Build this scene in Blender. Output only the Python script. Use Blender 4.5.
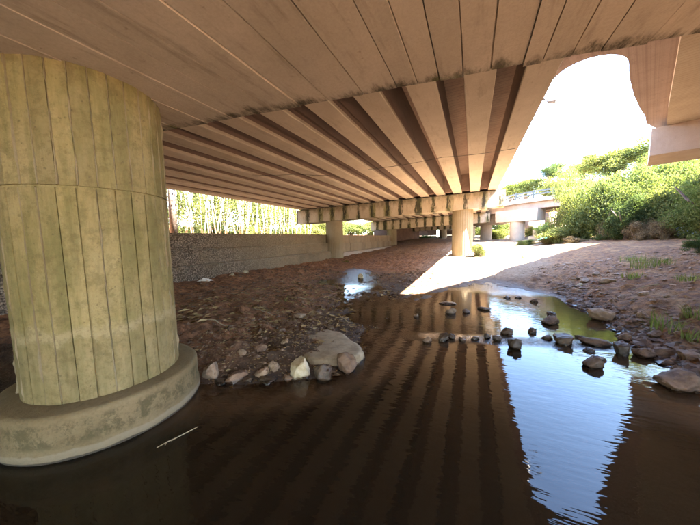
import bpy, bmesh, math, random
import numpy as np
from mathutils import Vector, Matrix, noise as mnoise

for o in list(bpy.data.objects):
    bpy.data.objects.remove(o)
random.seed(7)
rng = np.random.default_rng(7)
scene = bpy.context.scene
C = scene.collection

# ------------------------------------------------------------------ camera
H = 1.8
FPX = 265.1
F_ = Vector((-0.4188, 0.9036, -0.0897)).normalized()
R_ = Vector((0.9079, 0.4187, -0.0202)); R_ = (R_ - F_ * R_.dot(F_)).normalized()
U_ = R_.cross(F_).normalized()
cam_data = bpy.data.cameras.new('camera')
cam = bpy.data.objects.new('camera', cam_data); C.objects.link(cam)
cam_data.sensor_width = 36; cam_data.lens = FPX / 700 * 36
cam_data.clip_start = 0.05; cam_data.clip_end = 2000
cam.matrix_world = Matrix(((R_.x, U_.x, -F_.x, 0), (R_.y, U_.y, -F_.y, 0), (R_.z, U_.z, -F_.z, H), (0, 0, 0, 1)))
scene.camera = cam

# ------------------------------------------------------------------ light
SUN_EL = math.radians(54)
SUN_DIR = Vector((math.cos(SUN_EL), 0.0, math.sin(SUN_EL)))
world = bpy.data.worlds.new('World'); scene.world = world; world.use_nodes = True
wn = world.node_tree; wn.nodes.clear()
sky = wn.nodes.new('ShaderNodeTexSky'); sky.sky_type = 'NISHITA'; sky.sun_disc = False
sky.sun_elevation = SUN_EL; sky.sun_rotation = math.radians(90)
sky.air_density = 1.0; sky.dust_density = 0.4; sky.ozone_density = 2.0
bg = wn.nodes.new('ShaderNodeBackground'); bg.inputs['Strength'].default_value = 0.10
wo = wn.nodes.new('ShaderNodeOutputWorld')
wn.links.new(sky.outputs[0], bg.inputs['Color']); wn.links.new(bg.outputs[0], wo.inputs['Surface'])
sun_d = bpy.data.lights.new('sun', 'SUN'); sun_d.energy = 5.0; sun_d.angle = math.radians(0.5); sun_d.color = (1, 0.90, 0.76)
sun = bpy.data.objects.new('sun', sun_d); C.objects.link(sun)
sun.rotation_euler = SUN_DIR.to_track_quat('Z', 'Y').to_euler()
scene.view_settings.view_transform = 'Standard'
scene.view_settings.look = 'None'
scene.view_settings.exposure = 5.1
scene.view_settings.gamma = 1
scene.render.engine = 'CYCLES'
scene.cycles.max_bounces = 10; scene.cycles.diffuse_bounces = 6; scene.cycles.glossy_bounces = 4
scene.cycles.transparent_max_bounces = 8

# ------------------------------------------------------------------ node helpers
class NT:
    def __init__(s, name):
        s.m = bpy.data.materials.new(name); s.m.use_nodes = True
        s.t = s.m.node_tree; s.t.nodes.clear()
        s.out = s.t.nodes.new('ShaderNodeOutputMaterial')
    def n(s, kind, **kw):
        x = s.t.nodes.new(kind)
        for k, v in kw.items():
            if hasattr(x, k) and k not in x.inputs: setattr(x, k, v)
            else: s.put(x, k, v)
        return x
    def put(s, node, key, v):
        i = node.inputs[key]
        if isinstance(v, bpy.types.NodeSocket): s.t.links.new(v, i)
        else: i.default_value = v
    def pos(s):
        return s.n('ShaderNodeNewGeometry').outputs['Position']
    def obj(s):
        return s.n('ShaderNodeTexCoord').outputs['Object']
    def scale(s, vec, sc, loc=(0, 0, 0)):
        mp = s.n('ShaderNodeMapping'); s.put(mp, 'Vector', vec); mp.inputs['Scale'].default_value = sc
        mp.inputs['Location'].default_value = loc
        return mp.outputs[0]
    def noise(s, vec, sc, det=5, rough=.6, dist=0):
        x = s.n('ShaderNodeTexNoise'); s.put(x, 'Vector', vec); x.inputs['Scale'].default_value = sc
        x.inputs['Detail'].default_value = det; x.inputs['Roughness'].default_value = rough
        x.inputs['Distortion'].default_value = dist
        return x.outputs['Fac']
    def ramp(s, fac, a, b, va=0., vb=1.):
        x = s.n('ShaderNodeMapRange'); x.interpolation_type = 'SMOOTHSTEP'
        s.put(x, 'Value', fac); x.inputs['From Min'].default_value = a; x.inputs['From Max'].default_value = b
        x.inputs['To Min'].default_value = va; x.inputs['To Max'].default_value = vb
        return x.outputs[0]
    def mix(s, fac, a, b, mode='MIX'):
        x = s.n('ShaderNodeMix'); x.data_type = 'RGBA'; x.blend_type = mode
        s.put(x, 0, fac)
        for k, v in ((6, a), (7, b)):
            if isinstance(v, bpy.types.NodeSocket): s.t.links.new(v, x.inputs[k])
            else: x.inputs[k].default_value = (*v, 1) if len(v) == 3 else v
        return x.outputs[2]
    def math(s, op, a, b=0.):
        x = s.n('ShaderNodeMath', operation=op)
        s.put(x, 0, a); s.put(x, 1, b)
        return x.outputs[0]
    def sep(s, vec):
        x = s.n('ShaderNodeSeparateXYZ'); s.put(x, 0, vec); return x.outputs
    def bump(s, h, strength, dist, normal=None):
        x = s.n('ShaderNodeBump'); s.put(x, 'Height', h); x.inputs['Strength'].default_value = strength
        x.inputs['Distance'].default_value = dist
        if normal is not None: s.put(x, 'Normal', normal)
        return x.outputs[0]
    def bsdf(s, col, rough, normal=None, **kw):
        x = s.n('ShaderNodeBsdfPrincipled')
        if isinstance(col, tuple): col = (*col, 1)
        s.put(x, 'Base Color', col); s.put(x, 'Roughness', rough)
        if normal is not None: s.put(x, 'Normal', normal)
        for k, v in kw.items(): s.put(x, k.replace('_', ' '), v)
        return x.outputs[0]
    def done(s, sh):
        s.t.links.new(sh, s.out.inputs['Surface']); return s.m

def rnd_tint(t, col, amt):
    oi = t.n('ShaderNodeObjectInfo')
    v = t.ramp(oi.outputs['Random'], 0, 1, 1 - amt, 1 + amt)
    cc = t.n('ShaderNodeCombineColor'); 
    for i in range(3): t.put(cc, i, v)
    return t.mix(1.0, col, cc.outputs[0], 'MULTIPLY')

def concrete(name, base, dark, light, stain=0.35, streak=(1, 1, 1), tint=0.05, extra=None, bump=1.0):
    t = NT(name); p = t.pos()
    n1 = t.noise(p, 1.1, 6, .65); n2 = t.noise(t.scale(p, streak), 5.0, 6, .7); n3 = t.noise(p, 40, 4, .7)
    col = t.mix(t.ramp(n1, .35, .7), base, light)
    col = t.mix(t.math('MULTIPLY', t.ramp(n2, .5, .75), stain), col, dark)
    col = t.mix(t.ramp(n3, .3, .8, 0, .25), col, dark)
    spots = t.noise(p, 14, 3, .5)
    col = t.mix(t.ramp(spots, .68, .78, 0, .55), col, dark)
    col = rnd_tint(t, col, tint)
    if extra: col = extra(t, p, col)
    h = t.math('ADD', t.math('MULTIPLY', n2, .6), t.math('MULTIPLY', n3, .35))
    return t.done(t.bsdf(col, .88, t.bump(h, .5 * bump, .02)))

# --- the materials of the place
def cap_edge_dirt(t, p, col):      # damp dirt and moss gathered along the drip edge of the near crosshead
    x, y, z = t.sep(p)
    e = t.math('SUBTRACT', y, t.math('MULTIPLY', x, .222))
    n = t.noise(t.scale(p, (1, .35, 1)), 5, 6, .75)
    f = t.math('ADD', t.ramp(e, 2.72, 3.12), t.math('MULTIPLY', t.math('SUBTRACT', n, .55), 2.2))
    m = t.math('MULTIPLY', t.ramp(f, .55, 1.15), t.ramp(e, 2.6, 2.95))
    col = t.mix(m, col, (.045, .035, .018))
    g = t.noise(p, 2.2, 3, .6)
    return t.mix(t.math('MULTIPLY', t.math('MULTIPLY', m, t.ramp(g, .5, .65)), .6), col, (.10, .11, .03))
M = {}
M['soffit'] = concrete('crosshead_soffit_concrete', (.43, .37, .29), (.20, .16, .115), (.51, .44, .35), .65, (1.6, .22, 1), .05, cap_edge_dirt)
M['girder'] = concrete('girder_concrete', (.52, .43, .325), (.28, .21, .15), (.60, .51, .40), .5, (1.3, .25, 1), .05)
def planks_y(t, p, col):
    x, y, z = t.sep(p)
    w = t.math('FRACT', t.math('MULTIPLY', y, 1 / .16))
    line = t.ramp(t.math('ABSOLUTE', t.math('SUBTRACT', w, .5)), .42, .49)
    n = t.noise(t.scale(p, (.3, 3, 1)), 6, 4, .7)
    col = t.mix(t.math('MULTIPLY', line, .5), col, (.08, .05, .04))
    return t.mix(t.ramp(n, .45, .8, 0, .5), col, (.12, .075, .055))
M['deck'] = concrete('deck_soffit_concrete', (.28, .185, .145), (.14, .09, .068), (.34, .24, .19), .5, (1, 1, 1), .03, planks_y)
M['web'] = concrete('shade_dark_web_concrete', (.24, .16, .125), (.09, .055, .042), (.22, .15, .12), .5, (1.2, .25, 1), .06)  # darker than the flange: shade between the girders put into the web colour
def planks_ramp(t, p, col):
    d = t.n('ShaderNodeVectorMath', operation='DOT_PRODUCT'); t.put(d, 0, p); d.inputs[1].default_value = (.40, .916, 0)
    w = t.math('FRACT', t.math('MULTIPLY', d.outputs['Value'], 1 / .13))
    line = t.ramp(t.math('ABSOLUTE', t.math('SUBTRACT', w, .5)), .36, .49)
    return t.mix(t.math('MULTIPLY', line, .35), col, (.22, .14, .08))
M['ramp_box'] = concrete('ramp_box_concrete', (.46, .36, .25), (.28, .20, .13), (.52, .42, .30), .3, (1, 1, 1), .03, planks_ramp)
def streak_ramp(t, p, col):
    d = t.n('ShaderNodeVectorMath', operation='DOT_PRODUCT'); t.put(d, 0, p); d.inputs[1].default_value = (.916, -.40, 0)
    cmb = t.n('ShaderNodeCombineXYZ'); t.put(cmb, 0, d.outputs['Value'])
    n = t.noise(cmb.outputs[0], 9, 4, .7)
    return t.mix(t.ramp(n, .4, .65, 0, .5), col, (.17, .105, .085))
M['ramp_slab'] = concrete('ramp_slab_concrete', (.33, .235, .19), (.16, .10, .085), (.38, .28, .23), .4, (1, 1, 1), .03, streak_ramp)
M['ramp_cap'] = concrete('ramp_crosshead_concrete', (.38, .29, .22), (.22, .15, .11), (.44, .35, .27), .35, (1, 1, .3), .03)
def column_age(t, p, col):
    x, y, z = t.sep(p)
    g = t.noise(t.scale(p, (2.2, 2.2, .35)), 2.4, 6, .7)
    col = t.mix(t.ramp(g, .42, .66, 0, .75), col, (.12, .115, .035))
    v = t.noise(t.scale(p, (5, 5, .25)), 3.2, 5, .7)
    col = t.mix(t.ramp(v, .56, .74, 0, .6), col, (.12, .105, .04))
    n = t.noise(p, 5, 4, .7)
    zz = t.math('ADD', z, t.math('MULTIPLY', t.math('SUBTRACT', n, .5), .35))
    low = t.ramp(zz, 1.05, .95)
    col = t.mix(t.math('MULTIPLY', low, .30), col, (.16, .125, .06))
    tide = t.math('MULTIPLY', t.ramp(zz, .93, 1.0), t.ramp(zz, 1.1, 1.0))
    col = t.mix(t.math('MULTIPLY', tide, .5), col, (.36, .31, .18))
    pits = t.noise(p, 22, 3, .6)
    return t.mix(t.ramp(pits, .63, .74, 0, .6), t.mix(t.ramp(t.noise(p, 9, 6, .8), .46, .62, 0, .42), col, (.085, .07, .022)), (.07, .055, .025))
M['fin'] = concrete('column_grout_fins', (.17, .135, .07), (.09, .07, .035), (.27, .23, .14), .5, (2, 2, 1), 0)
M['near_col'] = concrete('near_column_concrete', (.225, .185, .070), (.12, .095, .038), (.275, .23, .11), .6, (2, 2, .3), .17, column_age, 1.6)
def plinth_age(t, p, col):
    x, y, z = t.sep(p)
    n = t.noise(p, 3.5, 5, .7)
    f = t.ramp(t.noise(p, 6, 6, .8), .44, .58)
    f = t.math('MULTIPLY', f, t.math('MULTIPLY', t.ramp(z, .10, .16), t.ramp(z, .36, .30)))
    col = t.mix(t.math('MULTIPLY', f, .85), col, (.07, .06, .022))
    n2 = t.noise(p, 7, 4, .6)
    zz = t.math('ADD', z, t.math('MULTIPLY', t.math('SUBTRACT', n2, .5), .05))
    band = t.math('MULTIPLY', t.ramp(zz, .095, .08), t.ramp(zz, .02, .03))
    col = t.mix(t.math('MULTIPLY', band, .4), col, (.30, .265, .19))
    wet = t.ramp(zz, .03, .015)
    return t.mix(wet, col, (.06, .05, .035))
M['plinth'] = concrete('plinth_concrete', (.15, .112, .050), (.05, .038, .016), (.215, .165, .085), .4, (1, 1, 1), .0, plinth_age, 1.2)
M['far_col'] = concrete('far_column_concrete', (.27, .215, .13), (.15, .115, .065), (.33, .27, .175), .35, (4, 4, .3), .05)
def cap_face(t, p, col):           # black algae runs below the gaps between girders, moss beside them
    x, y, z = t.sep(p)
    xx = t.math('ADD', x, t.math('MULTIPLY', t.math('SUBTRACT', t.noise(t.scale(p, (1, 1, .02)), 1.2, 2, .5), .5), .5))
    w = t.math('COSINE', t.math('MULTIPLY', t.math('SUBTRACT', xx, 1.04 - .49), 2 * math.pi / .983))
    big = t.noise(t.scale(p, (1, 1, .02)), .9, 2, .5)
    n = t.noise(t.scale(p, (1, 1, .22)), 8.0, 6, .8)
    drip = t.noise(t.scale(p, (1, 1, .35)), 6.0, 5, .7)
    q = t.math('ADD', t.math('MULTIPLY', w, .55), t.math('ADD', t.math('MULTIPLY', n, 1.3), t.math('MULTIPLY', big, 1.1)))
    f = t.ramp(t.math('ADD', q, t.math('MULTIPLY', drip, .9)), 1.92, 2.14)
    f2 = t.ramp(q, 1.05, 1.45)
    g = t.ramp(t.noise(p, .55, 2, .5), .42, .60)
    col = t.mix(t.math('MULTIPLY', t.math('MULTIPLY', f2, g), .75), col, (.15, .15, .035))
    col = t.mix(t.math('MULTIPLY', t.ramp(n, .55, .7), .55), col, (.13, .09, .055))
    zr = t.math('SUBTRACT', z, t.math('ADD', 4.555, t.math('MULTIPLY', x, .043)))
    grime = t.noise(t.scale(p, (1, 1, .3)), 4.5, 6, .8)
    gr = t.ramp(t.math('ADD', t.math('MULTIPLY', zr, .9), t.math('MULTIPLY', grime, 1.5)), .25, .75)
    col = t.mix(t.math('MULTIPLY', gr, .7), col, (.10, .085, .04))
    pale = t.ramp(t.noise(t.scale(p, (1, 1, .4)), 3.2, 5, .75), .55, .68)
    col = t.mix(t.math('MULTIPLY', pale, .5), col, (.52, .46, .36))
    return t.mix(t.math('MULTIPLY', f, .93), col, t.mix(t.ramp(grime, .45, .6), (.020, .020, .012), (.055, .060, .018)))
M['far_cap'] = concrete('far_crosshead_concrete', (.43, .35, .25), (.22, .16, .10), (.52, .44, .33), .4, (1, 1, .3), .03, cap_face)
M['plain'] = concrete('pale_bridge_concrete', (.40, .34, .27), (.25, .20, .15), (.47, .41, .33), .3, (1, 1, .4), .04)
M['black'] = concrete('bearing_pad_rubber', (.03, .028, .025), (.02, .02, .02), (.04, .036, .03), .3)  # black rubber of the bearing pads

def wall_mat():
    t = NT('pebbled_block_concrete'); p = t.pos(); x, y, z = t.sep(p)
    v = t.n('ShaderNodeTexVoronoi'); t.put(v, 'Vector', p); v.inputs['Scale'].default_value = 22
    n = t.noise(p, 30, 4, .8); n1 = t.noise(p, .8, 4, .6)
    spk = t.ramp(t.math('ADD', n, t.math('MULTIPLY', v.outputs['Distance'], -.5)), .10, .55)
    col = t.mix(spk, (.035, .028, .022), (.40, .335, .265))
    far = t.ramp(t.math('ADD', y, t.math('MULTIPLY', n1, 5)), 7.0, 16.0)
    col2 = t.mix(t.ramp(n, .35, .65), (.15, .11, .06), (.33, .265, .165))
    col = t.mix(far, col, col2)
    g = t.ramp(n1, .45, .65, 0, .35); col = t.mix(g, col, (.12, .09, .05))
    nz = t.sep(t.n('ShaderNodeNewGeometry').outputs['True Normal'])[2]      # upward faces paler: sky light on the ledges put into the colour
    col = t.mix(t.math('MULTIPLY', t.ramp(nz, .3, .7), t.ramp(n, .3, .6)), col, (.50, .43, .34))
    col = rnd_tint(t, col, .06)
    return t.done(t.bsdf(col, .9, t.bump(t.math('ADD', n, v.outputs['Distance']), .9, .03)))
M['wall'] = wall_mat()
M['panel'] = concrete('smooth_panel_concrete', (.27, .21, .135), (.15, .11, .07), (.33, .265, .18), .5, (3, 3, .3), .08)

def ground_mat():
    t = NT('red_brown_soil'); p = t.pos(); x, y, z = t.sep(p)
    n1 = t.noise(p, .9, 5, .6); n2 = t.noise(p, 7, 6, .75); n3 = t.noise(p, 45, 4, .8)
    red = t.mix(t.ramp(n1, .35, .65), (.30, .150, .060), (.42, .235, .10))
    red = t.mix(t.ramp(n2, .35, .7), (.12, .066, .044), red)
    grey = t.noise(t.scale(p, (1, 1, 1), (7, 3, 0)), 1.6, 5, .7)
    red = t.mix(t.ramp(grey, .5, .68, 0, .5), red, (.42, .275, .135))
    # left bank: darker leaf-mould mud
    dk = t.mix(t.ramp(n2, .35, .65), (.135, .058, .025), (.46, .235, .112))
    dk = t.mix(t.ramp(n3, .6, .75, 0, .6), dk, (.48, .34, .20))
    left = t.ramp(t.math('ADD', x, t.math('MULTIPLY', n1, 1.2)), -.3, -1.4)
    left = t.math('MULTIPLY', left, t.ramp(y, 24, 15))
    col = t.mix(left, red, dk)
    # worn pale path
    sand = t.mix(t.ramp(n2, .3, .7), (.24, .175, .115), (.34, .265, .19))
    c2 = t.math('SUBTRACT', x, t.math('MULTIPLY', t.math('SUBTRACT', y, 11.), .35))
    path = t.math('MULTIPLY', t.ramp(t.math('ADD', c2, t.math('MULTIPLY', n1, 1.5)), 3.4, 1.9), t.ramp(y, 10.5, 13))
    path = t.math('MULTIPLY', path, t.ramp(x, -3.0, -1.0))
    path = t.math('MAXIMUM', path, t.math('MULTIPLY', t.ramp(y, 19, 24), t.ramp(x, -4.0, -1.0)))
    col = t.mix(t.math('MULTIPLY', path, .85), col, sand)
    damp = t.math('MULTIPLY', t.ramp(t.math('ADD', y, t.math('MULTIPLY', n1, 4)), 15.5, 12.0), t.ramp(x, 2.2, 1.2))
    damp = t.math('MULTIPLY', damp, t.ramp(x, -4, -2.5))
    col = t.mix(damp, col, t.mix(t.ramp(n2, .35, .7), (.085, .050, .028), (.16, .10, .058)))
    # wet margin at the waterline
    zz = t.math('ADD', z, t.math('MULTIPLY', t.math('SUBTRACT', n2, .5), .07))
    wet = t.ramp(zz, .09, .015)
    wl = t.math('MULTIPLY', wet, t.ramp(y, 16, 12))
    wl = t.math('MAXIMUM', wl, t.math('MULTIPLY', left, t.ramp(n1, .4, .6, .0, .45)))
    colw = t.mix(1.0, col, (.50, .44, .40), 'MULTIPLY')
    col = t.mix(wl, col, colw)
    rough = t.ramp(wl, 0, 1, .95, .55)
    h = t.math('ADD', t.math('MULTIPLY', n2, 1.0), t.math('MULTIPLY', n3, .4))
    sh = t.bsdf(col, rough, t.bump(h, .95, .09))
    return t.done(sh)
M['ground'] = ground_mat()

def water_mat():
    t = NT('murky_creek_water'); p = t.pos(); x, y, z = t.sep(p)
    rot = t.n('ShaderNodeMapping'); t.put(rot, 'Vector', p); rot.inputs['Rotation'].default_value = (0, 0, math.radians(-38)); rot.inputs['Scale'].default_value = (.55, 1.9, 1)
    a = t.noise(rot.outputs[0], 9.0, 2, .45, .3)
    b = t.noise(t.scale(p, (1, 1, 1)), 2.1, 2, .4)
    f = t.noise(p, 38, 2, .5)
    # riffle over the stones
    rl = t.math('ABSOLUTE', t.math('SUBTRACT', y, t.math('ADD', 5.0, t.math('MULTIPLY', x, .22))))
    rif = t.math('MULTIPLY', t.ramp(rl, .30, .05), t.ramp(x, -1.3, -.6))
    rif = t.math('MAXIMUM', rif, t.math('MULTIPLY', t.ramp(y, 8.8, 10.2), .7))
    h = t.math('ADD', t.math('MULTIPLY', a, .0017), t.math('MULTIPLY', b, .0022))
    h = t.math('ADD', h, t.math('MULTIPLY', t.math('MULTIPLY', f, .012), rif))
    nb = t.bump(h, 1.0, 1.0)
    at = t.n('ShaderNodeAttribute', attribute_name='depth')
    dep = at.outputs['Fac']
    mud = t.mix(t.ramp(dep, 0.02, .25), (.16, .095, .05), (.015, .0105, .006))
    n1 = t.noise(p, 1.3, 4, .6)
    mud = t.mix(t.ramp(n1, .35, .7, 0, .25), mud, (.035, .026, .014))
    dif = t.n('ShaderNodeBsdfDiffuse'); t.put(dif, 'Color', mud)
    tr = t.n('ShaderNodeBsdfTransparent'); t.put(tr, 'Color', (.62, .47, .32, 1))
    mx = t.n('ShaderNodeMixShader'); t.put(mx, 0, t.ramp(dep, 0.0, .22, .15, .97)); t.put(mx, 1, tr.outputs[0]); t.put(mx, 2, dif.outputs[0])
    gl = t.n('ShaderNodeBsdfGlossy'); t.put(gl, 'Roughness', .015); t.put(gl, 'Normal', nb)
    fr = t.n('ShaderNodeFresnel'); fr.inputs['IOR'].default_value = 1.36; t.put(fr, 'Normal', nb)
    m2 = t.n('ShaderNodeMixShader'); t.put(m2, 0, fr.outputs[0]); t.put(m2, 1, mx.outputs[0]); t.put(m2, 2, gl.outputs[0])
    return t.done(m2.outputs[0])
M['water'] = water_mat()

def rock_mat(name, a, b, wet=True, rough=.75):
    t = NT(name); p = t.obj(); w = t.pos(); z = t.sep(w)[2]
    n1 = t.noise(w, 6, 5, .7); n2 = t.noise(w, 40, 4, .8)
    col = t.mix(t.ramp(n1, .35, .65), a, b)
    col = t.mix(t.ramp(n2, .55, .75, 0, .5), col, tuple(v * .35 for v in a))
    col = rnd_tint(t, col, .22)
    r = rough
    if wet:
        f = t.ramp(t.math('ADD', z, t.math('MULTIPLY', t.math('SUBTRACT', n1, .5), .03)), .055, .02)
        col = t.mix(f, col, t.mix(1.0, col, (.30, .27, .25), 'MULTIPLY')); r = t.ramp(f, 0, 1, rough, .25)
    return t.done(t.bsdf(col, r, t.bump(t.math('ADD', n1, t.math('MULTIPLY', n2, .4)), .7, .02)))
M['rock_pale'] = rock_mat('pale_boulder_stone', (.42, .35, .20), (.58, .51, .36))
M['rock_tan'] = rock_mat('tan_boulder_stone', (.17, .115, .07), (.34, .245, .16))
M['rock_dark'] = rock_mat('dark_wet_stone', (.040, .027, .017), (.110, .074, .045), True, .4)
M['rock_brown'] = rock_mat('brown_stone', (.10, .060, .036), (.21, .135, .085))
M['slab_rock'] = rock_mat('grey_slab_stone', (.25, .195, .12), (.38, .31, .20))
M['gravel'] = rock_mat('gravel_stone', (.20, .12, .07), (.38, .26, .165))

def leaf_mat(name, a, b, trans=.45):
    t = NT(name); oi = t.n('ShaderNodeObjectInfo'); w = t.pos()
    at = t.n('ShaderNodeAttribute', attribute_name='tone')
    n = t.noise(w, .7, 2, .5)
    f = t.math('ADD', t.math('MULTIPLY', at.outputs['Fac'], .7), t.math('MULTIPLY', n, .4))
    col = t.mix(t.ramp(f, .2, .9), a, b)
    col = rnd_tint(t, col, .2)
    d = t.n('ShaderNodeBsdfDiffuse'); t.put(d, 'Color', col)
    tl = t.n('ShaderNodeBsdfTranslucent'); t.put(tl, 'Color', t.mix(1.0, col, (1.1, 1.15, .5), 'MULTIPLY'))
    m = t.n('ShaderNodeMixShader'); t.put(m, 0, trans); t.put(m, 1, d.outputs[0]); t.put(m, 2, tl.outputs[0])
    return t.done(m.outputs[0])
M['leaf'] = leaf_mat('green_foliage', (.06, .084, .030), (.16, .185, .078))
M['leaf_yellow'] = leaf_mat('yellow_green_foliage', (.10, .125, .045), (.225, .23, .10))
M['leaf_dark'] = leaf_mat('dark_green_foliage', (.04, .065, .03), (.10, .135, .06))
M['leaf_dry'] = leaf_mat('dry_brown_vines', (.10, .07, .045), (.24, .19, .12), .25)
M['leaf_bamboo'] = leaf_mat('bamboo_foliage', (.065, .085, .035), (.15, .155, .07), .5)
M['grass'] = leaf_mat('grass_blades', (.12, .16, .05), (.27, .29, .12), .4)
M['bark'] = rock_mat('rough_bark', (.07, .05, .04), (.15, .11, .085), False)
M['culm'] = rock_mat('pale_bamboo_culm', (.36, .33, .26), (.62, .58, .50), False)
def simple(name, col, rough=.6, metal=0, var=.15):
    t = NT(name); n = t.noise(t.pos(), 9, 4, .6)
    c = t.mix(t.ramp(n, .3, .7), tuple(v * (1 - var * 2) for v in col), col)
    return t.done(t.bsdf(c, rough, t.bump(n, .3, .01), Metallic=metal))
M['steel'] = simple('galvanised_steel', (.10, .11, .10), .6, .2)
M['cable'] = simple('black_cable_rubber', (.03, .022, .018), .6)
M['plastic'] = simple('white_blue_plastic', (.55, .66, .82), .35)
M['paper'] = simple('white_litter', (.75, .72, .66), .7)
M['teal'] = simple('teal_plastic', (.05, .42, .34), .4)
M['twig'] = simple('pale_dry_twig', (.42, .35, .22), .8)
M['litter_leaf'] = leaf_mat('fallen_dry_leaves', (.12, .06, .03), (.50, .38, .20), .1)
M['pvc'] = simple('grey_drain_pipe', (.25, .26, .27), .4)
M['brickish'] = concrete('dark_earth_face', (.10, .055, .035), (.05, .03, .02), (.15, .085, .055), .5, (1, 1, .5), .15)

# ------------------------------------------------------------------ object helpers
def mesh_obj(name, verts, faces, mat, parent=None, smooth=False, attr=None):
    me = bpy.data.meshes.new(name); me.from_pydata([tuple(v) for v in verts], [], [tuple(f) for f in faces]); me.update()
    if mat: me.materials.append(M[mat])
    if smooth: me.polygons.foreach_set('use_smooth', [True] * len(me.polygons))
    if attr is not None:
        a = me.attributes.new(attr[0], 'FLOAT', attr[1]); a.data.foreach_set('value', attr[2])
    o = bpy.data.objects.new(name, me); C.objects.link(o)
    if parent: o.parent = parent
    return o
def from_bm(name, bm, mat, parent=None, smooth=False):
    me = bpy.data.meshes.new(name); bmesh.ops.recalc_face_normals(bm, faces=bm.faces); bm.to_mesh(me); bm.free()
    me.materials.append(M[mat])
    if smooth: me.polygons.foreach_set('use_smooth', [True] * len(me.polygons))
    o = bpy.data.objects.new(name, me); C.objects.link(o)
    if parent: o.parent = parent
    return o
def tag(o, label, cat, group=None):
    o['label'] = label; o['category'] = cat
    if group: o['group'] = group
    return o
def thing(name, label, cat, loc=(0, 0, 0), group=None):
    o = bpy.data.objects.new(name, None); C.objects.link(o); o.location = loc
    bpy.context.view_layer.update() if False else None
    return tag(o, label, cat, group)
def part(name, verts, faces, mat, root, smooth=False):
    """geometry given in world coordinates, stored relative to its thing"""
    L = root.location
    return mesh_obj(name, [(v[0] - L.x, v[1] - L.y, v[2] - L.z) for v in verts], faces, mat, root, smooth)
BOXF = [(0, 3, 2, 1), (4, 5, 6, 7), (0, 1, 5, 4), (1, 2, 6, 5), (2, 3, 7, 6), (3, 0, 4, 7)]
def hexa(lo, hi):        # lo, hi: four corners each
    return list(lo) + list(hi), BOXF
def prism(poly, z0, z1):  # z0, z1: numbers or callables of (x, y)
    f0 = z0 if callable(z0) else (lambda x, y: z0)
    f1 = z1 if callable(z1) else (lambda x, y: z1)
    n = len(poly)
    v = [(x, y, f0(x, y)) for x, y in poly] + [(x, y, f1(x, y)) for x, y in poly]
    f = [tuple(range(n))[::-1], tuple(range(n, 2 * n))] + [(i, (i + 1) % n, n + (i + 1) % n, n + i) for i in range(n)]
    return v, f
def copy_tree(o, parent=None):
    c = o.copy(); C.objects.link(c)
    if parent: c.parent = parent
    for ch in list(o.children): copy_tree(ch, c)
    return c
def tube(pts, radii, seg=6):
    v = []; f = []
    pts = [Vector(p) for p in pts]
    for i, p in enumerate(pts):
        d = (pts[min(i + 1, len(pts) - 1)] - pts[max(i - 1, 0)]).normalized()
        u = d.orthogonal().normalized(); w = d.cross(u)
        for k in range(seg):
            a = 2 * math.pi * k / seg
            v.append(p + (u * math.cos(a) + w * math.sin(a)) * radii[i])
    for i in range(len(pts) - 1):
        for k in range(seg):
            a = i * seg + k; b = i * seg + (k + 1) % seg
            f.append((a, b, b + seg, a + seg))
    f.append(tuple(range(seg))[::-1]); f.append(tuple(range((len(pts) - 1) * seg, len(pts) * seg)))
    return v, f

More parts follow.
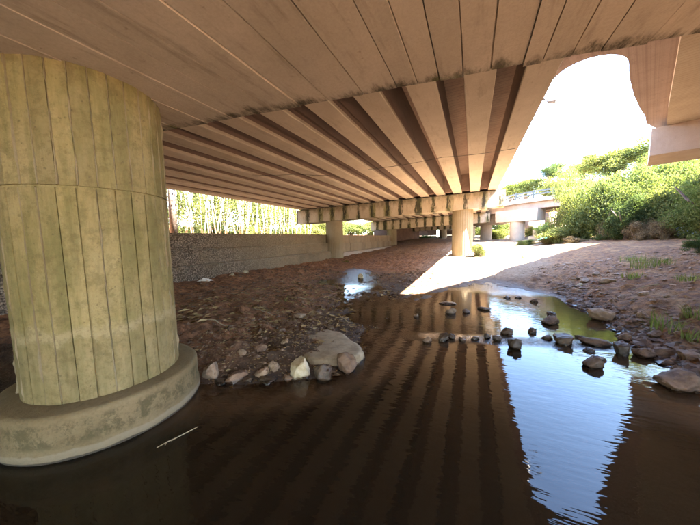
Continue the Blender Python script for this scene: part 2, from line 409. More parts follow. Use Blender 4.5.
# ------------------------------------------------------------------ terrain
CT = np.array([
 (0,0,-.5),(0,3,-.4),(-1,2,-.4),(1.5,3,-.3),(-3,0,-.4),(-6,-2,-.35),(-5,1,-.3),(0,-4,-.5),(1.6,1,-.35),(-8,1.5,.0),
 (-3.1,2.15,0),(-2.6,2.36,0),(-2.07,2.66,0),(-1.63,2.95,0),(-1.5,3.3,-.01),(-1.5,3.85,-.02),(-2.6,3,.14),(-3.4,3.1,.17),(-2.0,3.3,.12),(-5,3,.22),(-4.2,2.2,.10),(-6,2.4,.22),
 (-2.3,4.1,.05),(-2.6,5.0,.02),(-3.2,6.3,-.02),(-4,5,.09),(-5,7,.09),(-2.2,5.8,-.05),(-4,8,-.03),(-3.7,9,-.06),(-5,10,-.05),(-4.6,12,-.05),(-6.2,13.8,-.03),(-3.4,7,-.04),(-7.6,16,.10),
 (-7,8,.14),(-7,5,.2),(-9.3,5,.33),(-9.3,9,.33),(-9.3,13,.34),(-9.3,18,.37),(-9,0,.3),(-12,10,.6),(-12,0,.6),(-7,11,.10),(-20,10,.8),
 (-1,5,-.07),(0,6,-.09),(.8,8,-.1),(0,9,-.05),(1.2,9,-.05),(-1,7,-.04),(-1.5,4.6,-.07),(1.5,6.5,-.1),(1.8,4.2,-.15),
 (-2.0,7.6,.0),(-1.1,8.3,0),(-.1,10.6,0),(.3,11.3,.01),(.9,11.1,.01),(1.45,10.3,0),(2.2,9.4,0),(2.5,7.6,0),(2.4,6.4,.0),(2.4,5.5,0),(2.45,4.9,0),(2.46,4.4,0),(2.7,3,0),(3.0,1,0),(3.1,-3,0),
 (3.2,7.5,.24),(3.2,9.5,.28),(3.4,5,.28),(3.3,3,.2),(4.5,6.5,.62),(4.4,9.5,.62),(4.6,4,.62),(6,8,1.0),(6,5,1.1),(4,1,.6),(7,2,1.4),(2.0,11.6,.14),(2.3,13,.26),(4.4,12.3,.62),
 (1.2,12.6,.1),(1.85,13.6,.3),(2.8,14.7,.5),(3.8,16,.85),(4.9,17,1.15),(6.2,18.3,1.38),(7.2,18.5,1.5),(10,19,1.85),(8,13,1.35),(9,9,1.5),(12,12,2.1),
 (0,13,.08),(-1.3,11,.08),(-2.5,11,.12),(-1.2,14,.25),(0,16,.38),(0,20,.62),(-.64,18.3,.52),(-2,17,.35),(3,22,.95),(2,30,1.15),(5,30,1.35),(0,38,1.3),(-4,30,.9),(-9,30,.6),(-6,20,.40),(-5,16,.22),(-3.2,13,.08),
 (-5,45,1.5),(0,52,1.7),(8,40,1.9),(7,24,1.7),(12,24,2.6),(20,24,4.5),(12,34,4),(22,36,8),(30,20,6),(6,50,2),(-12,50,1.5),(30,50,12),(-20,40,1.2),(15,55,5),(20,8,3.5),(20,-6,3),(-15,-10,.3),(0,-12,-.4),(8,-10,1.2)
], float)
def _K(r2): return np.where(r2 > 0, r2 * np.log(r2 + 1e-12), 0) * .5
def _fit():
    P = CT[:, :2] / 10; n = len(P)
    r2 = ((P[:, None] - P[None]) ** 2).sum(-1)
    A = np.zeros((n + 3, n + 3)); A[:n, :n] = _K(r2) + np.eye(n) * 2e-4
    A[:n, n] = 1; A[:n, n + 1:] = P; A[n, :n] = 1; A[n + 1:, :n] = P.T
    b = np.zeros(n + 3); b[:n] = CT[:, 2]
    return P, np.linalg.solve(A, b)
_P, _W = _fit()
def vnoise(x, y, s, seed=0):
    x = x / s + seed * 17.3; y = y / s - seed * 9.1
    xi = np.floor(x).astype(np.int64); yi = np.floor(y).astype(np.int64); fx = x - xi; fy = y - yi
    fx = fx * fx * (3 - 2 * fx); fy = fy * fy * (3 - 2 * fy)
    def h(a, b):
        n = (a * 374761393 + b * 668265263 + seed * 1274126177) & 0xffffffff
        n = ((n ^ (n >> 13)) * 1274126177) & 0xffffffff
        return ((n ^ (n >> 16)) & 0xffff) / 65535.
    return (h(xi, yi) * (1 - fx) + h(xi + 1, yi) * fx) * (1 - fy) + (h(xi, yi + 1) * (1 - fx) + h(xi + 1, yi + 1) * fx) * fy - .5
def base_z(x, y):
    x = np.atleast_1d(np.asarray(x, float)); y = np.atleast_1d(np.asarray(y, float))
    xc = np.clip(x, -22, 30); yc = np.clip(y, -12, 56)
    z = np.zeros(x.shape)
    for i in range(0, x.size, 20000):
        q = np.stack([xc.flat[i:i + 20000], yc.flat[i:i + 20000]], 1) / 10
        r2 = ((q[:, None] - _P[None]) ** 2).sum(-1)
        z.flat[i:i + 20000] = _K(r2) @ _W[:len(_P)] + _W[len(_P)] + q @ _W[len(_P) + 1:]
    return z
def ground_z(x, y):
    x = np.atleast_1d(np.asarray(x, float)); y = np.atleast_1d(np.asarray(y, float))
    z = base_z(x, y)
    n = vnoise(x, y, 1.1, 1) * .09 + vnoise(x, y, .42, 2) * .075 + vnoise(x, y, .17, 3) * .045 + vnoise(x, y, .07, 4) * .02
    amp = np.clip((z + .04) * 7, .15, 1.15)
    amp = np.where((x < -1.3) & (y > 4.2) & (x > -8) & (z > -.3), np.maximum(amp, .62), amp)
    calm = np.where((y > 11.5) & (x > -1.2), np.clip(1 - (y - 11.5) * .5, .35, 1), 1)
    lump = np.clip(vnoise(x, y, .30, 6) - .12, 0, 1) * .20 + np.clip(vnoise(x, y, .13, 8) - .18, 0, 1) * .14
    z = z + (n + lump) * amp * calm
    return z
def axis(a, b, steps):
    out = []; i = 0
    return out
def gaxis(breaks):
    out = [breaks[0][0]]
    for (a, b, s) in breaks:
        n = max(1, round((b - a) / s)); out += list(a + (b - a) * (np.arange(n) + 1) / n)
    return np.array(out)
gx = gaxis([(-600, -60, 60), (-60, -16, 4), (-16, -10, 1), (-10, -5.6, .09), (-5.6, 4.2, .04), (4.2, 8, .08), (8, 16, .4), (16, 60, 2), (60, 600, 60)])
gy = gaxis([(-600, -40, 60), (-40, -6, 2), (-6, 1, .25), (1, 8, .04), (8, 14, .06), (14, 24, .15), (24, 60, .8), (60, 90, 5), (90, 800, 60)])
X, Y = np.meshgrid(gx, gy); Z = ground_z(X.ravel(), Y.ravel())
nx, ny = len(gx), len(gy)
V = np.stack([X.ravel(), Y.ravel(), Z], 1)
idx = np.arange(nx * ny).reshape(ny, nx)
Fq = np.stack([idx[:-1, :-1], idx[:-1, 1:], idx[1:, 1:], idx[1:, :-1]], -1).reshape(-1, 4)
def big_mesh(name, V, Fq, mat, attr=None, smooth=True):
    me = bpy.data.meshes.new(name)
    me.vertices.add(len(V)); me.vertices.foreach_set('co', np.asarray(V, np.float32).ravel())
    k = Fq.shape[1]
    me.loops.add(Fq.size); me.loops.foreach_set('vertex_index', Fq.astype(np.int32).ravel())
    me.polygons.add(len(Fq)); me.polygons.foreach_set('loop_start', np.arange(0, Fq.size, k, dtype=np.int32))
    me.update(calc_edges=True)
    me.polygons.foreach_set('use_smooth', np.full(len(Fq), smooth))
    if attr: 
        a = me.attributes.new(attr[0], 'FLOAT', 'POINT'); a.data.foreach_set('value', np.asarray(attr[1], np.float32))
    me.materials.append(M[mat]); me.validate()
    o = bpy.data.objects.new(name, me); C.objects.link(o)
    return o
g = big_mesh('ground', V, Fq, 'ground'); g['kind'] = 'structure'
# water sheet carrying its depth
wx = gaxis([(-16, -6, .5), (-6, 4.5, .12), (4.5, 9, .5)]); wy = gaxis([(-30, -2, 2), (-2, 13, .12), (13, 18, .5)])
WX, WY = np.meshgrid(wx, wy); wz = base_z(WX.ravel(), WY.ravel())
ii = np.arange(WX.size).reshape(WX.shape)
WF = np.stack([ii[:-1, :-1], ii[:-1, 1:], ii[1:, 1:], ii[1:, :-1]], -1).reshape(-1, 4)
w = big_mesh('creek_water', np.stack([WX.ravel(), WY.ravel(), np.zeros(WX.size)], 1), WF, 'water', ('depth', np.clip(-wz, 0, 1)))
w['kind'] = 'structure'

def ray(u, v):
    return F_ + R_ * ((u - 350) / FPX) - U_ * ((v - 262.5) / FPX)
def spot(u, v, floor=-.01):
    """where a sight line meets the terrain or the water"""
    d = ray(u, v); o = Vector((0, 0, H)); d.normalize()
    ts = np.concatenate([np.arange(1.2, 12, .02), np.arange(12, 60, .1)])
    xs = d.x * ts; ys = d.y * ts; zs = H + d.z * ts
    gz = np.maximum(base_z(xs, ys), floor)
    hit = np.where(zs <= gz)[0]
    k = hit[0] if len(hit) else len(ts) - 1
    return float(xs[k]), float(ys[k]), float(gz[k]), float(ts[k])

# upper terrace retained by the wall
def terrace():
    xs = gaxis([(-90, -30, 10), (-30, -14, 1), (-14, -10.0, .3)]); ys = gaxis([(-60, -10, 10), (-10, 34, .5), (34, 100, 6)])
    A, B = np.meshgrid(xs, ys)
    z = 1.98 + np.clip(-11 - A, 0, 60) * .05 + vnoise(A, B, 1.5, 3) * .12 + vnoise(A, B, .5, 5) * .05
    ii = np.arange(A.size).reshape(A.shape)
    f = np.stack([ii[:-1, :-1], ii[:-1, 1:], ii[1:, 1:], ii[1:, :-1]], -1).reshape(-1, 4)
    o = big_mesh('upper_terrace_ground', np.stack([A.ravel(), B.ravel(), z.ravel()], 1), f, 'ground'); o['kind'] = 'structure'
terrace()

# ------------------------------------------------------------------ the main viaduct
SK = .141; SP = .983; X0 = 1.04; CF = .043
def girder_z(x, y): return 4.70 + (x - X0) * CF - .006 * y
SLAB = 1.08
def make_pier(label, Y0, X_l, X_r, depth, bot, cols, mat_cap, top_gap=.05):
    root = thing('viaduct_pier', label, 'bridge pier', (cols[0][0], Y0 + cols[0][0] * SK, 0), 'piers of the main viaduct')
    poly = [(X_l, Y0 + X_l * SK), (X_r, Y0 + X_r * SK), (X_r, Y0 + X_r * SK + depth), (X_l, Y0 + X_l * SK + depth)]
    return root, poly
# near pier
NEAR_Y = 3.13
NS = .222
near = thing('viaduct_pier', 'nearest pier: mossy board-marked round column on a wide plinth in the water', 'bridge pier', (-3.636, 1.449, 0), 'piers of the main viaduct')
def zc(x, y): return 3.43 + .043 * x
def ztop(x, y): return girder_z(x, y) - .045
NB = .62
poly = [(-13.2, NEAR_Y - .012 - 13.2 * NS), (7.5, NEAR_Y - .012 + 7.5 * NS), (7.5, NB + 7.5 * NS), (-13.2, NB - 13.2 * NS)][::-1]
part('crosshead', *prism(poly, lambda x, y: zc(x, y) + .022, ztop), 'soffit', near)
# formwork boards cast into the soffit: each with its own slight level and joints
rb = random.Random(3); xb = -13.2; k = 0
known = [round(1.63 * q / (1.944 - .043 * q), 3) for q in (-3.5, -3.1, -2.75, -2.32, -1.88, -1.38, -.93, -.67, -.41, -.14, .15, .48, .67, .94, 1.2, 1.59, 1.9, 2.2)]
edges = []
while xb < -3.0: edges.append(xb); xb += rb.uniform(.34, .5)
edges += known
xb = 2.0 + .3
while xb < 7.45: edges.append(xb); xb += rb.uniform(.24, .36)
edges.append(7.5)
for a, b in zip(edges[:-1], edges[1:]):
    j = .006; dz = rb.uniform(-.006, .006); ti = rb.uniform(-.004, .004)
    lo = []; n = 6; v = []; f = []
    e0 = rb.uniform(-.02, .012)
    for s in range(n + 1):
        tt = s / n
        for xx, q in ((a + j, -1), (b - j, 1)):
            y = NB + xx * NS + (NEAR_Y + e0 * (s == n) - NB) * tt
            v.append((xx + rb.uniform(-.004, .004), y, zc(xx, y) + dz + ti * q))
        for xx in (a + j, b - j):
            y = NB + xx * NS + (NEAR_Y + e0 * (s == n) - NB) * tt
            v.append((xx, y, zc(xx, y) + .03))
    for s in range(n):
        o = s * 4; f += [(o, o + 4, o + 5, o + 1), (o + 2, o + 3, o + 7, o + 6), (o, o + 2, o + 6, o + 4), (o + 1, o + 5, o + 7, o + 3)]
    f += [(0, 1, 3, 2), (n * 4, n * 4 + 2, n * 4 + 3, n * 4 + 1)]
    part('soffit_board', v, f, 'soffit', near)

def stave_ring(root, cx, cy, R, z0, z1, n, mat, jitter, gap=.010, seed=1, a0=0.):
    r = random.Random(seed)
    for i in range(n):
        a = a0 + 2 * math.pi * i / n; b = a0 + 2 * math.pi * (i + 1) / n
        g = gap / R / 2; rr = R + r.uniform(-jitter, jitter); tw = r.uniform(-jitter, jitter) * .6
        v = []; K = 3; NZ = 7
        for zi in range(NZ):
            z = z0 + (z1 - z0) * zi / (NZ - 1)
            w = r.uniform(-.0022, .0022)
            for q in range(K):
                t = a + g + (b - a - 2 * g) * q / (K - 1) + r.uniform(-.003, .003) * (q != 1)
                ro = rr + tw * (q - 1) + w
                v.append((cx + math.cos(t) * ro, cy + math.sin(t) * ro, z))
            for q in (0, K - 1):
                t = a + g + (b - a - 2 * g) * q / (K - 1)
                v.append((cx + math.cos(t) * (R - .03), cy + math.sin(t) * (R - .03), z))
        f = []
        S = 5
        for zi in range(NZ - 1):
            o = zi * S
            f += [(o, o + 1, o + 1 + S, o + S), (o + 1, o + 2, o + 2 + S, o + 1 + S), (o + 3, o, o + S, o + 3 + S), (o + 2, o + 4, o + 4 + S, o + 2 + S)]
        o = (NZ - 1) * S
        f += [(3, 4, 2, 1, 0), (o, o + 1, o + 2, o + 4, o + 3)]
        part('board_face', v, f, mat, root)
def fins(root, cx, cy, R, z0, z1, n, mat, a0, seed):
    """grout fins squeezed out between the formwork boards"""
    r = random.Random(seed); v = []; f = []
    for i in range(n):
        if r.random() < .35: continue
        a = a0 + 2 * math.pi * i / n; ph = r.uniform(0, 50); amp = r.uniform(.004, .020); N = 46
        prev = None
        for k in range(N + 1):
            z = z0 + (z1 - z0) * k / N
            h = max(-.01, amp * (.5 + 1.6 * mnoise.noise(Vector((ph, z * 4, 0))) + .8 * mnoise.noise(Vector((ph, z * 15, 3)))))
            wd = .004 + h * .5 + .003 * mnoise.noise(Vector((ph + 9, z * 9, 0))); da = .006 * mnoise.noise(Vector((ph + 4, z * 5, 0))) / R
            o = len(v)
            for (dd, rr) in ((-wd, R - .008), (-wd * .4, R + h), (wd * .4, R + h * .9), (wd, R - .008)):
                t = a + da + dd / R; v.append((cx + rr * math.cos(t), cy + rr * math.sin(t), z))
            if prev is not None:
                for q in range(3): f.append((prev + q, prev + q + 1, o + q + 1, o + q))
            prev = o
    part('joint_fins', v, f, 'fin', root)
def cyl(cx, cy, R, z0, z1, n=48):
    v = [(cx + R * math.cos(2 * math.pi * i / n), cy + R * math.sin(2 * math.pi * i / n), z) for z in (z0, z1) for i in range(n)]
    f = [(i, (i + 1) % n, n + (i + 1) % n, n + i) for i in range(n)] + [tuple(range(n))[::-1], tuple(range(n, 2 * n))]
    return v, f
NC = (-3.636, 1.449)
part('column_core', *cyl(*NC, .625, .3, 3.33), 'near_col', near)
stave_ring(near, *NC, .641, .40, 2.280, 32, 'near_col', .004, .011, 5, math.radians(3))
stave_ring(near, *NC, .643, 2.297, 3.36, 32, 'near_col', .005, .011, 6, math.radians(4.5))
fins(near, *NC, .641, .42, 2.27, 32, 'near_col', math.radians(3), 4)
fins(near, *NC, .643, 2.30, 3.33, 32, 'near_col', math.radians(4.5), 9)
def lathe_plinth(root, cx, cy, Rp, zt, zb, mat):
    prof = [(.60, zt + .002), (.66, zt), (Rp - .05, zt - .004), (Rp - .018, zt - .012), (Rp - .003, zt - .035), (Rp, zt - .08), (Rp + .002, .18), (Rp + .004, .10), (Rp + .012, .085), (Rp + .012, .03), (Rp, .01), (Rp, zb)]
    n = 96; v = []; f = []
    for i, (r, z) in enumerate(prof):
        for k in range(n):
            a = 2 * math.pi * k / n
            seam = -.006 if (k % 8 == 0 and 4 < i < 8) else 0
            q = mnoise.noise(Vector((math.cos(a) * 3, math.sin(a) * 3, z * 6))) * .006
            v.append((cx + (r + q + seam) * math.cos(a), cy + (r + q + seam) * math.sin(a), z + (q * 1.5 if 0 < i < 6 else 0)))
    for i in range(len(prof) - 1):
        for k in range(n):
            a = i * n + k; b = i * n + (k + 1) % n
            f.append((a, a + n, b + n, b))
    part('plinth', v, f, mat, root, True)
lathe_plinth(near, *NC, .832, .395, -.7, 'plinth')
# its sister columns, beyond the frame to either side
for cx, cy in ((5.25, 3.4), (-12.4, -.6)):
    z0 = float(base_z(cx, cy)[0]) - .5
    part('column', *cyl(cx, cy, .64, z0, zc(cx, cy) + .02), 'near_col', near)

def fluted(root, cx, cy, R, z0, z1, mat, n=28):
    v = []; f = []; m = n * 4
    for z in (z0, z1):
        for k in range(m):
            a = 2 * math.pi * k / m
            r = R - (.012 if k % 4 == 0 else 0)
            v.append((cx + r * math.cos(a), cy + r * math.sin(a), z))
    for k in range(m): f.append((k, (k + 1) % m, m + (k + 1) % m, m + k))
    f.append(tuple(range(m, 2 * m)))
    return part('column', v, f, mat, root)

def far_pier(label, Y0, Xl, Xr, depth, capd, colx, mat='far_cap', sk=SK):
    root = thing('viaduct_pier', label, 'bridge pier', (colx[0], Y0 + colx[0] * sk + depth / 2, 0), 'piers of the main viaduct')
    poly = [(Xl, Y0 + Xl * sk), (Xr, Y0 + Xr * sk), (Xr, Y0 + Xr * sk + depth), (Xl, Y0 + Xl * sk + depth)]
    n = 1
    bot = lambda x, y: girder_z(x, Y0) - capd
    # chamfer at both ends of the underside
    v, f = prism(poly, bot, lambda x, y: girder_z(x, Y0) - .06)
    part('crosshead', v, f, mat, root)
    # bearing pads under each girder
    gxp = X0
    while gxp > Xl + .3:
        if gxp < Xr - .1:
            z = girder_z(gxp, Y0); y0 = Y0 + gxp * sk + .14
            v, f = prism([(gxp - .15, y0), (gxp + .15, y0), (gxp + .15, y0 + .3), (gxp - .15, y0 + .3)], z - .06, z - .002)
            part('bearing_pad', v, f, 'black', root)
        gxp -= SP
    for cx in colx:
        cy = Y0 + cx * sk + depth / 2
        fluted(root, cx, cy, .64, float(base_z(cx, cy)[0]) - .6, girder_z(cx, Y0) - capd + .01, 'far_col')
    return root
P1 = 18.42
far_pier('pier across the stream with moss-streaked crosshead on two round columns', P1, -12.1, 1.75, 1.5, 1.03, (-9.5, -.635))
P2 = 34.5
far_pier('second pier back, seen under the first streaked crosshead', P2, -12.1, 1.75, 1.5, 1.15, (-9.6, -.635))
P3 = 47.5
far_pier('third pier back in the dark below the viaduct', P3, -13, 1.75, 1.5, 1.15, (-10.9, -4.6, -.3))

def span(label, Ya, Yb, ska=SK, over=.05, nmax=14, X0=X0):
    root = thing('viaduct_span', label, 'bridge deck', (-5, Ya, 4.7), 'spans of the main viaduct')
    for i in range(nmax):
        x = X0 - i * SP
        wj = .26
        v = []
        ya = [Ya + xx * SK for xx in (x - wj, x + wj)]; yb = [Yb + xx * SK for xx in (x - wj, x + wj)]
        lo = []; 
        def zz(xx, yy): return girder_z(x, yy)
        y0 = Ya + x * SK; y1 = Yb + x * SK
        # tapered web above a bottom flange
        def extr(prof):
            n = len(prof); v = []
            for yy in (y0, y1):
                for (dx, dz) in prof: v.append((x + dx, yy + dx * SK, girder_z(x, yy) + dz))
            return v, [tuple(range(n)), tuple(range(n, 2 * n))[::-1]] + [(a, n + a, n + (a + 1) % n, (a + 1) % n) for a in range(n)]
        gd = part('girder', *extr([(-.262, .014), (-.248, 0), (.248, 0), (.262, .014), (.255, .09), (-.255, .09)]), 'girder', root)
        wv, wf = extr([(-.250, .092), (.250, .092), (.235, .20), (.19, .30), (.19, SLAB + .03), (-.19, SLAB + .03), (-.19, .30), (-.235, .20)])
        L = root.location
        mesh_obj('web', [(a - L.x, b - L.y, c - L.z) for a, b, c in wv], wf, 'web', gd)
        if i < nmax - 1:     # end diaphragms between neighbours
            for yd in (Ya + .55, Yb - .95):
                xa, xc = x - SP + .2, x - .2
                y = yd + x * SK
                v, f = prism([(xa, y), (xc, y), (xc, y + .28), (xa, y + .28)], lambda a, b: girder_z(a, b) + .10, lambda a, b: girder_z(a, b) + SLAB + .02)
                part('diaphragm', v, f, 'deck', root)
    xl = X0 - (nmax - 1) * SP - .55; xr = X0 + .73
    poly = [(xl, Ya + xl * SK), (xr, Ya + xr * SK), (xr, Yb + xr * SK), (xl, Yb + xl * SK)]
    part('deck_slab', *prism(poly, lambda x, y: girder_z(x, y) + SLAB, lambda x, y: girder_z(x, y) + SLAB + .24), 'deck', root)
    for x in (xl + .12, xr - .12):
        p2 = [(x - .115, Ya + x * SK), (x + .115, Ya + x * SK), (x + .115, Yb + x * SK), (x - .115, Yb + x * SK)]
        part('edge_kerb', *prism(p2, lambda a, b: girder_z(a, b) + SLAB + .243, lambda a, b: girder_z(a, b) + SLAB + .62), 'plain', root)
    return root
span('nearest span of concrete girders running from overhead to the streaked crosshead', 1.0, P1 + .72)
span('unseen span of girders behind the nearest pier, added to cut light on its column', -16.5, .96, nmax=18, X0=X0 + 4 * SP)  # out of view; width set to hold back light on column and soffit
span('second span of girders beyond the streaked crosshead', P1 + .76, P2 + .72)
span('third span of girders in the distance', P2 + .76, P3 + .72)
span('fourth span, added to keep the dark earth abutment in shade', P3 + .76, 60)  # added past the third pier so the abutment blocks fall in shade

# ------------------------------------------------------------------ curving ramp on the right
def ramp():
    zb = 5.8; K = 4.0 / 3.4
    edge = [(1.36, 3.9), (1.5, 8.6), (1.50, 8.0), (1.53, 7.55), (1.57, 7.40), (1.64, 7.23), (1.73, 7.10), (1.84, 7.02), (1.98, 6.97), (2.15, 6.965), (2.32, 7.01), (2.48, 7.11), (2.60, 7.22), (2.70, 7.36), (2.79, 7.55), (2.92, 7.88), (3.1, 8.3),
            (3.55, 9.25), (4.1, 10.3), (4.5, 11.0), (4.85, 11.75), (5.3, 12.35), (6.5, 13.6), (8.4, 15.1), (11.3, 16.6), (16, 18.0), (22, 18.8)]
    edge = [(x * K, y * K) for x, y in edge]
    root = thing('ramp_deck', 'curved slab of the right-hand ramp whose rounded nose frames the sky', 'bridge deck', (4, 8, 5))
    inner = [(26, 2.6), (14, 2.2), (6, 2.2)]
    # quad strip triangulated by bmesh
    bm = bmesh.new(); L = root.location
    poly = [(1.785, 2.2), (1.785, 9.4)] + edge[3:] + inner
    top = [bm.verts.new((x - L.x, y - L.y, zb + .26 - L.z)) for x, y in poly]
    bot = [bm.verts.new((x - L.x, y - L.y, zb - L.z)) for x, y in poly]
    bm.faces.new(top); bm.faces.new(bot[::-1])
    n = len(poly)
    for i in range(n): bm.faces.new((bot[i], bot[(i + 1) % n], top[(i + 1) % n], top[i]))
    bmesh.ops.triangulate(bm, faces=[f for f in bm.faces if len(f.verts) > 4])
    from_bm('overhang_slab', bm, 'ramp_slab', root)
    # kerb following the edge
    def strip(pts, wdt, z0, z1, name, mat, smooth=False):
        v = []; f = []
        for i, (x, y) in enumerate(pts):
            a = Vector(pts[max(i - 1, 0)]); b = Vector(pts[min(i + 1, len(pts) - 1)]); d = (b - a).normalized(); nn = Vector((d.y, -d.x))
            for s, z in ((.004, z0), (wdt, z0), (wdt, z1), (.004, z1)): v.append((x + nn.x * s, y + nn.y * s, z))
        for i in range(len(pts) - 1):
            for k in range(4): f.append((i * 4 + k, i * 4 + (k + 1) % 4, i * 4 + 4 + (k + 1) % 4, i * 4 + 4 + k))
        f += [(0, 1, 2, 3), tuple(len(v) - 4 + k for k in (3, 2, 1, 0))]
        part(name, v, f, mat, root)
    strip(edge[3:], .22, zb + .263, zb + .50, 'edge_kerb', 'plain')
    box = [(2.0, 4.1), (3.0, 6.45), (3.75, 8.2), (4.5, 9.95), (5.2, 11.5), (6.3, 12.75), (8.5, 14.2), (12, 15.6), (16, 16.5), (21.5, 17.3), (21.5, 4.6), (12, 4.6), (7.6, 4.9)]
    box = [(x * K, y * K) for x, y in box]
    bm = bmesh.new()
    top = [bm.verts.new((x - L.x, y - L.y, zb - .002 - L.z)) for x, y in box]
    bot = [bm.verts.new((x - L.x, y - L.y, 5.545 - L.z)) for x, y in box]
    bm.faces.new(top); bm.faces.new(bot[::-1]); n = len(box)
    for i in range(n): bm.faces.new((bot[i], bot[(i + 1) % n], top[(i + 1) % n], top[i]))
    bmesh.ops.triangulate(bm, faces=[f for f in bm.faces if len(f.verts) > 4])
    from_bm('box_girder', bm, 'ramp_box', root)
    # small steel drain spout under the nose
    v, f = tube([(1.78, 9.8, 5.95), (1.80, 9.75, 5.72), (1.90, 9.65, 5.58), (2.06, 9.55, 5.53)], [.05] * 4, 8)
    part('drain_spout', v, f, 'pvc', root)
    # pier
    pr = thing('ramp_pier', 'pink-brown concrete crosshead block carrying the right-hand ramp', 'bridge pier', (8.9, 10.6, 0))
    a = Vector((5.80, 13.67)); d = Vector((.928, -.372)); n2 = Vector((.372, .928))
    q = [a, a + d * 8.8, a + d * 8.8 + n2 * 2.2, a + n2 * 2.2]
    part('crosshead', *prism([tuple(p) for p in q], 4.585, 5.54), 'ramp_cap', pr)
    c = a + d * 4.8 + n2 * 1.1
    fluted(pr, c.x, c.y, .64, float(base_z(c.x, c.y)[0]) - .5, 4.60, 'far_col')
ramp()

# ------------------------------------------------------------------ far road bridge
def far_bridge():
    root = thing('road_bridge', 'low road bridge with guard rail crossing in the sunlight behind the streaked pier', 'bridge', (4, 31, 0))
    pts = [(-8, 41), (-2, 38.4), (1.4, 36), (4.1, 31.9), (6.6, 29.6), (10, 27.6), (16, 25.6), (24, 24)]
    def off(i, s):
        a = Vector(pts[max(i - 1, 0)]); b = Vector(pts[min(i + 1, len(pts) - 1)]); d = (b - a).normalized(); nn = Vector((-d.y, d.x)); p = Vector(pts[i])
        return p + nn * s
    def strip(name, s0, s1, z0, z1, mat):
        v = []; f = []
        for i in range(len(pts)):
            a = off(i, s0); b = off(i, s1)
            v += [(a.x, a.y, z0), (b.x, b.y, z0), (b.x, b.y, z1), (a.x, a.y, z1)]
        for i in range(len(pts) - 1):
            for k in range(4): f.append((i * 4 + k, i * 4 + (k + 1) % 4, i * 4 + 4 + (k + 1) % 4, i * 4 + 4 + k))
        f += [(0, 1, 2, 3), tuple(len(v) - 4 + k for k in (3, 2, 1, 0))]
        part(name, v, f, mat, root)
    ZB = 4.3
    strip('deck', -.4, 6.4, ZB + .62, ZB + .85, 'ramp_cap')
    strip('edge_beam', -.1, .45, ZB, ZB + .615, 'ramp_cap')
    strip('edge_beam', 5.4, 5.9, ZB, ZB + .615, 'ramp_cap')
    strip('inner_beam', 2.6, 3.1, ZB, ZB + .615, 'ramp_cap')
    strip('kerb', -.38, -.05, ZB + .853, ZB + .98, 'ramp_cap')
    for zz in (1.25, 1.52): strip('guard_rail', -.25, -.18, ZB + zz, ZB + zz + .14, 'steel')
    for i in range(len(pts) - 1):
        a = off(i, -.3); b = off(i + 1, -.3); n = max(1, round((b - a).length / 1.6))
        for k in range(n):
            p = a.lerp(b, k / n)
            part('rail_post', *prism([(p.x - .06, p.y - .04), (p.x + .06, p.y - .04), (p.x + .06, p.y + .04), (p.x - .06, p.y + .04)], ZB + .983, ZB + 1.72), 'steel', root)
    for (x, y, name) in ((4.05, 31.6, 0), (1.5, 38.2, 1)):
        a = Vector((x, y)); 
        d = Vector((.55, .83)); n2 = Vector((.83, -.55))
        q = [a - d * 1.0 - n2 * 2.1, a - d * 1.0 + n2 * 2.1, a + d * 4.9 + n2 * 2.1, a + d * 4.9 - n2 * 2.1]
        q = [a - d * .7 - n2 * 1.9, a - d * .7 + n2 * 2.1, a + d * .9 + n2 * 2.1, a + d * .9 - n2 * 1.9]
        zt = ZB - .003; zbm = 3.15
        lo = [a + (p - a) * .98 for p in q]
        v = [(p.x, p.y, zbm) for p in lo] + [(p.x, p.y, zt) for p in q]
        part('crosshead', v, BOXF, 'plain', root)
        v, f = cyl(x, y, .66, float(base_z(x, y)[0]) - .5, zbm + .01, 32)
        part('column', v, f, 'plain', root)
far_bridge()

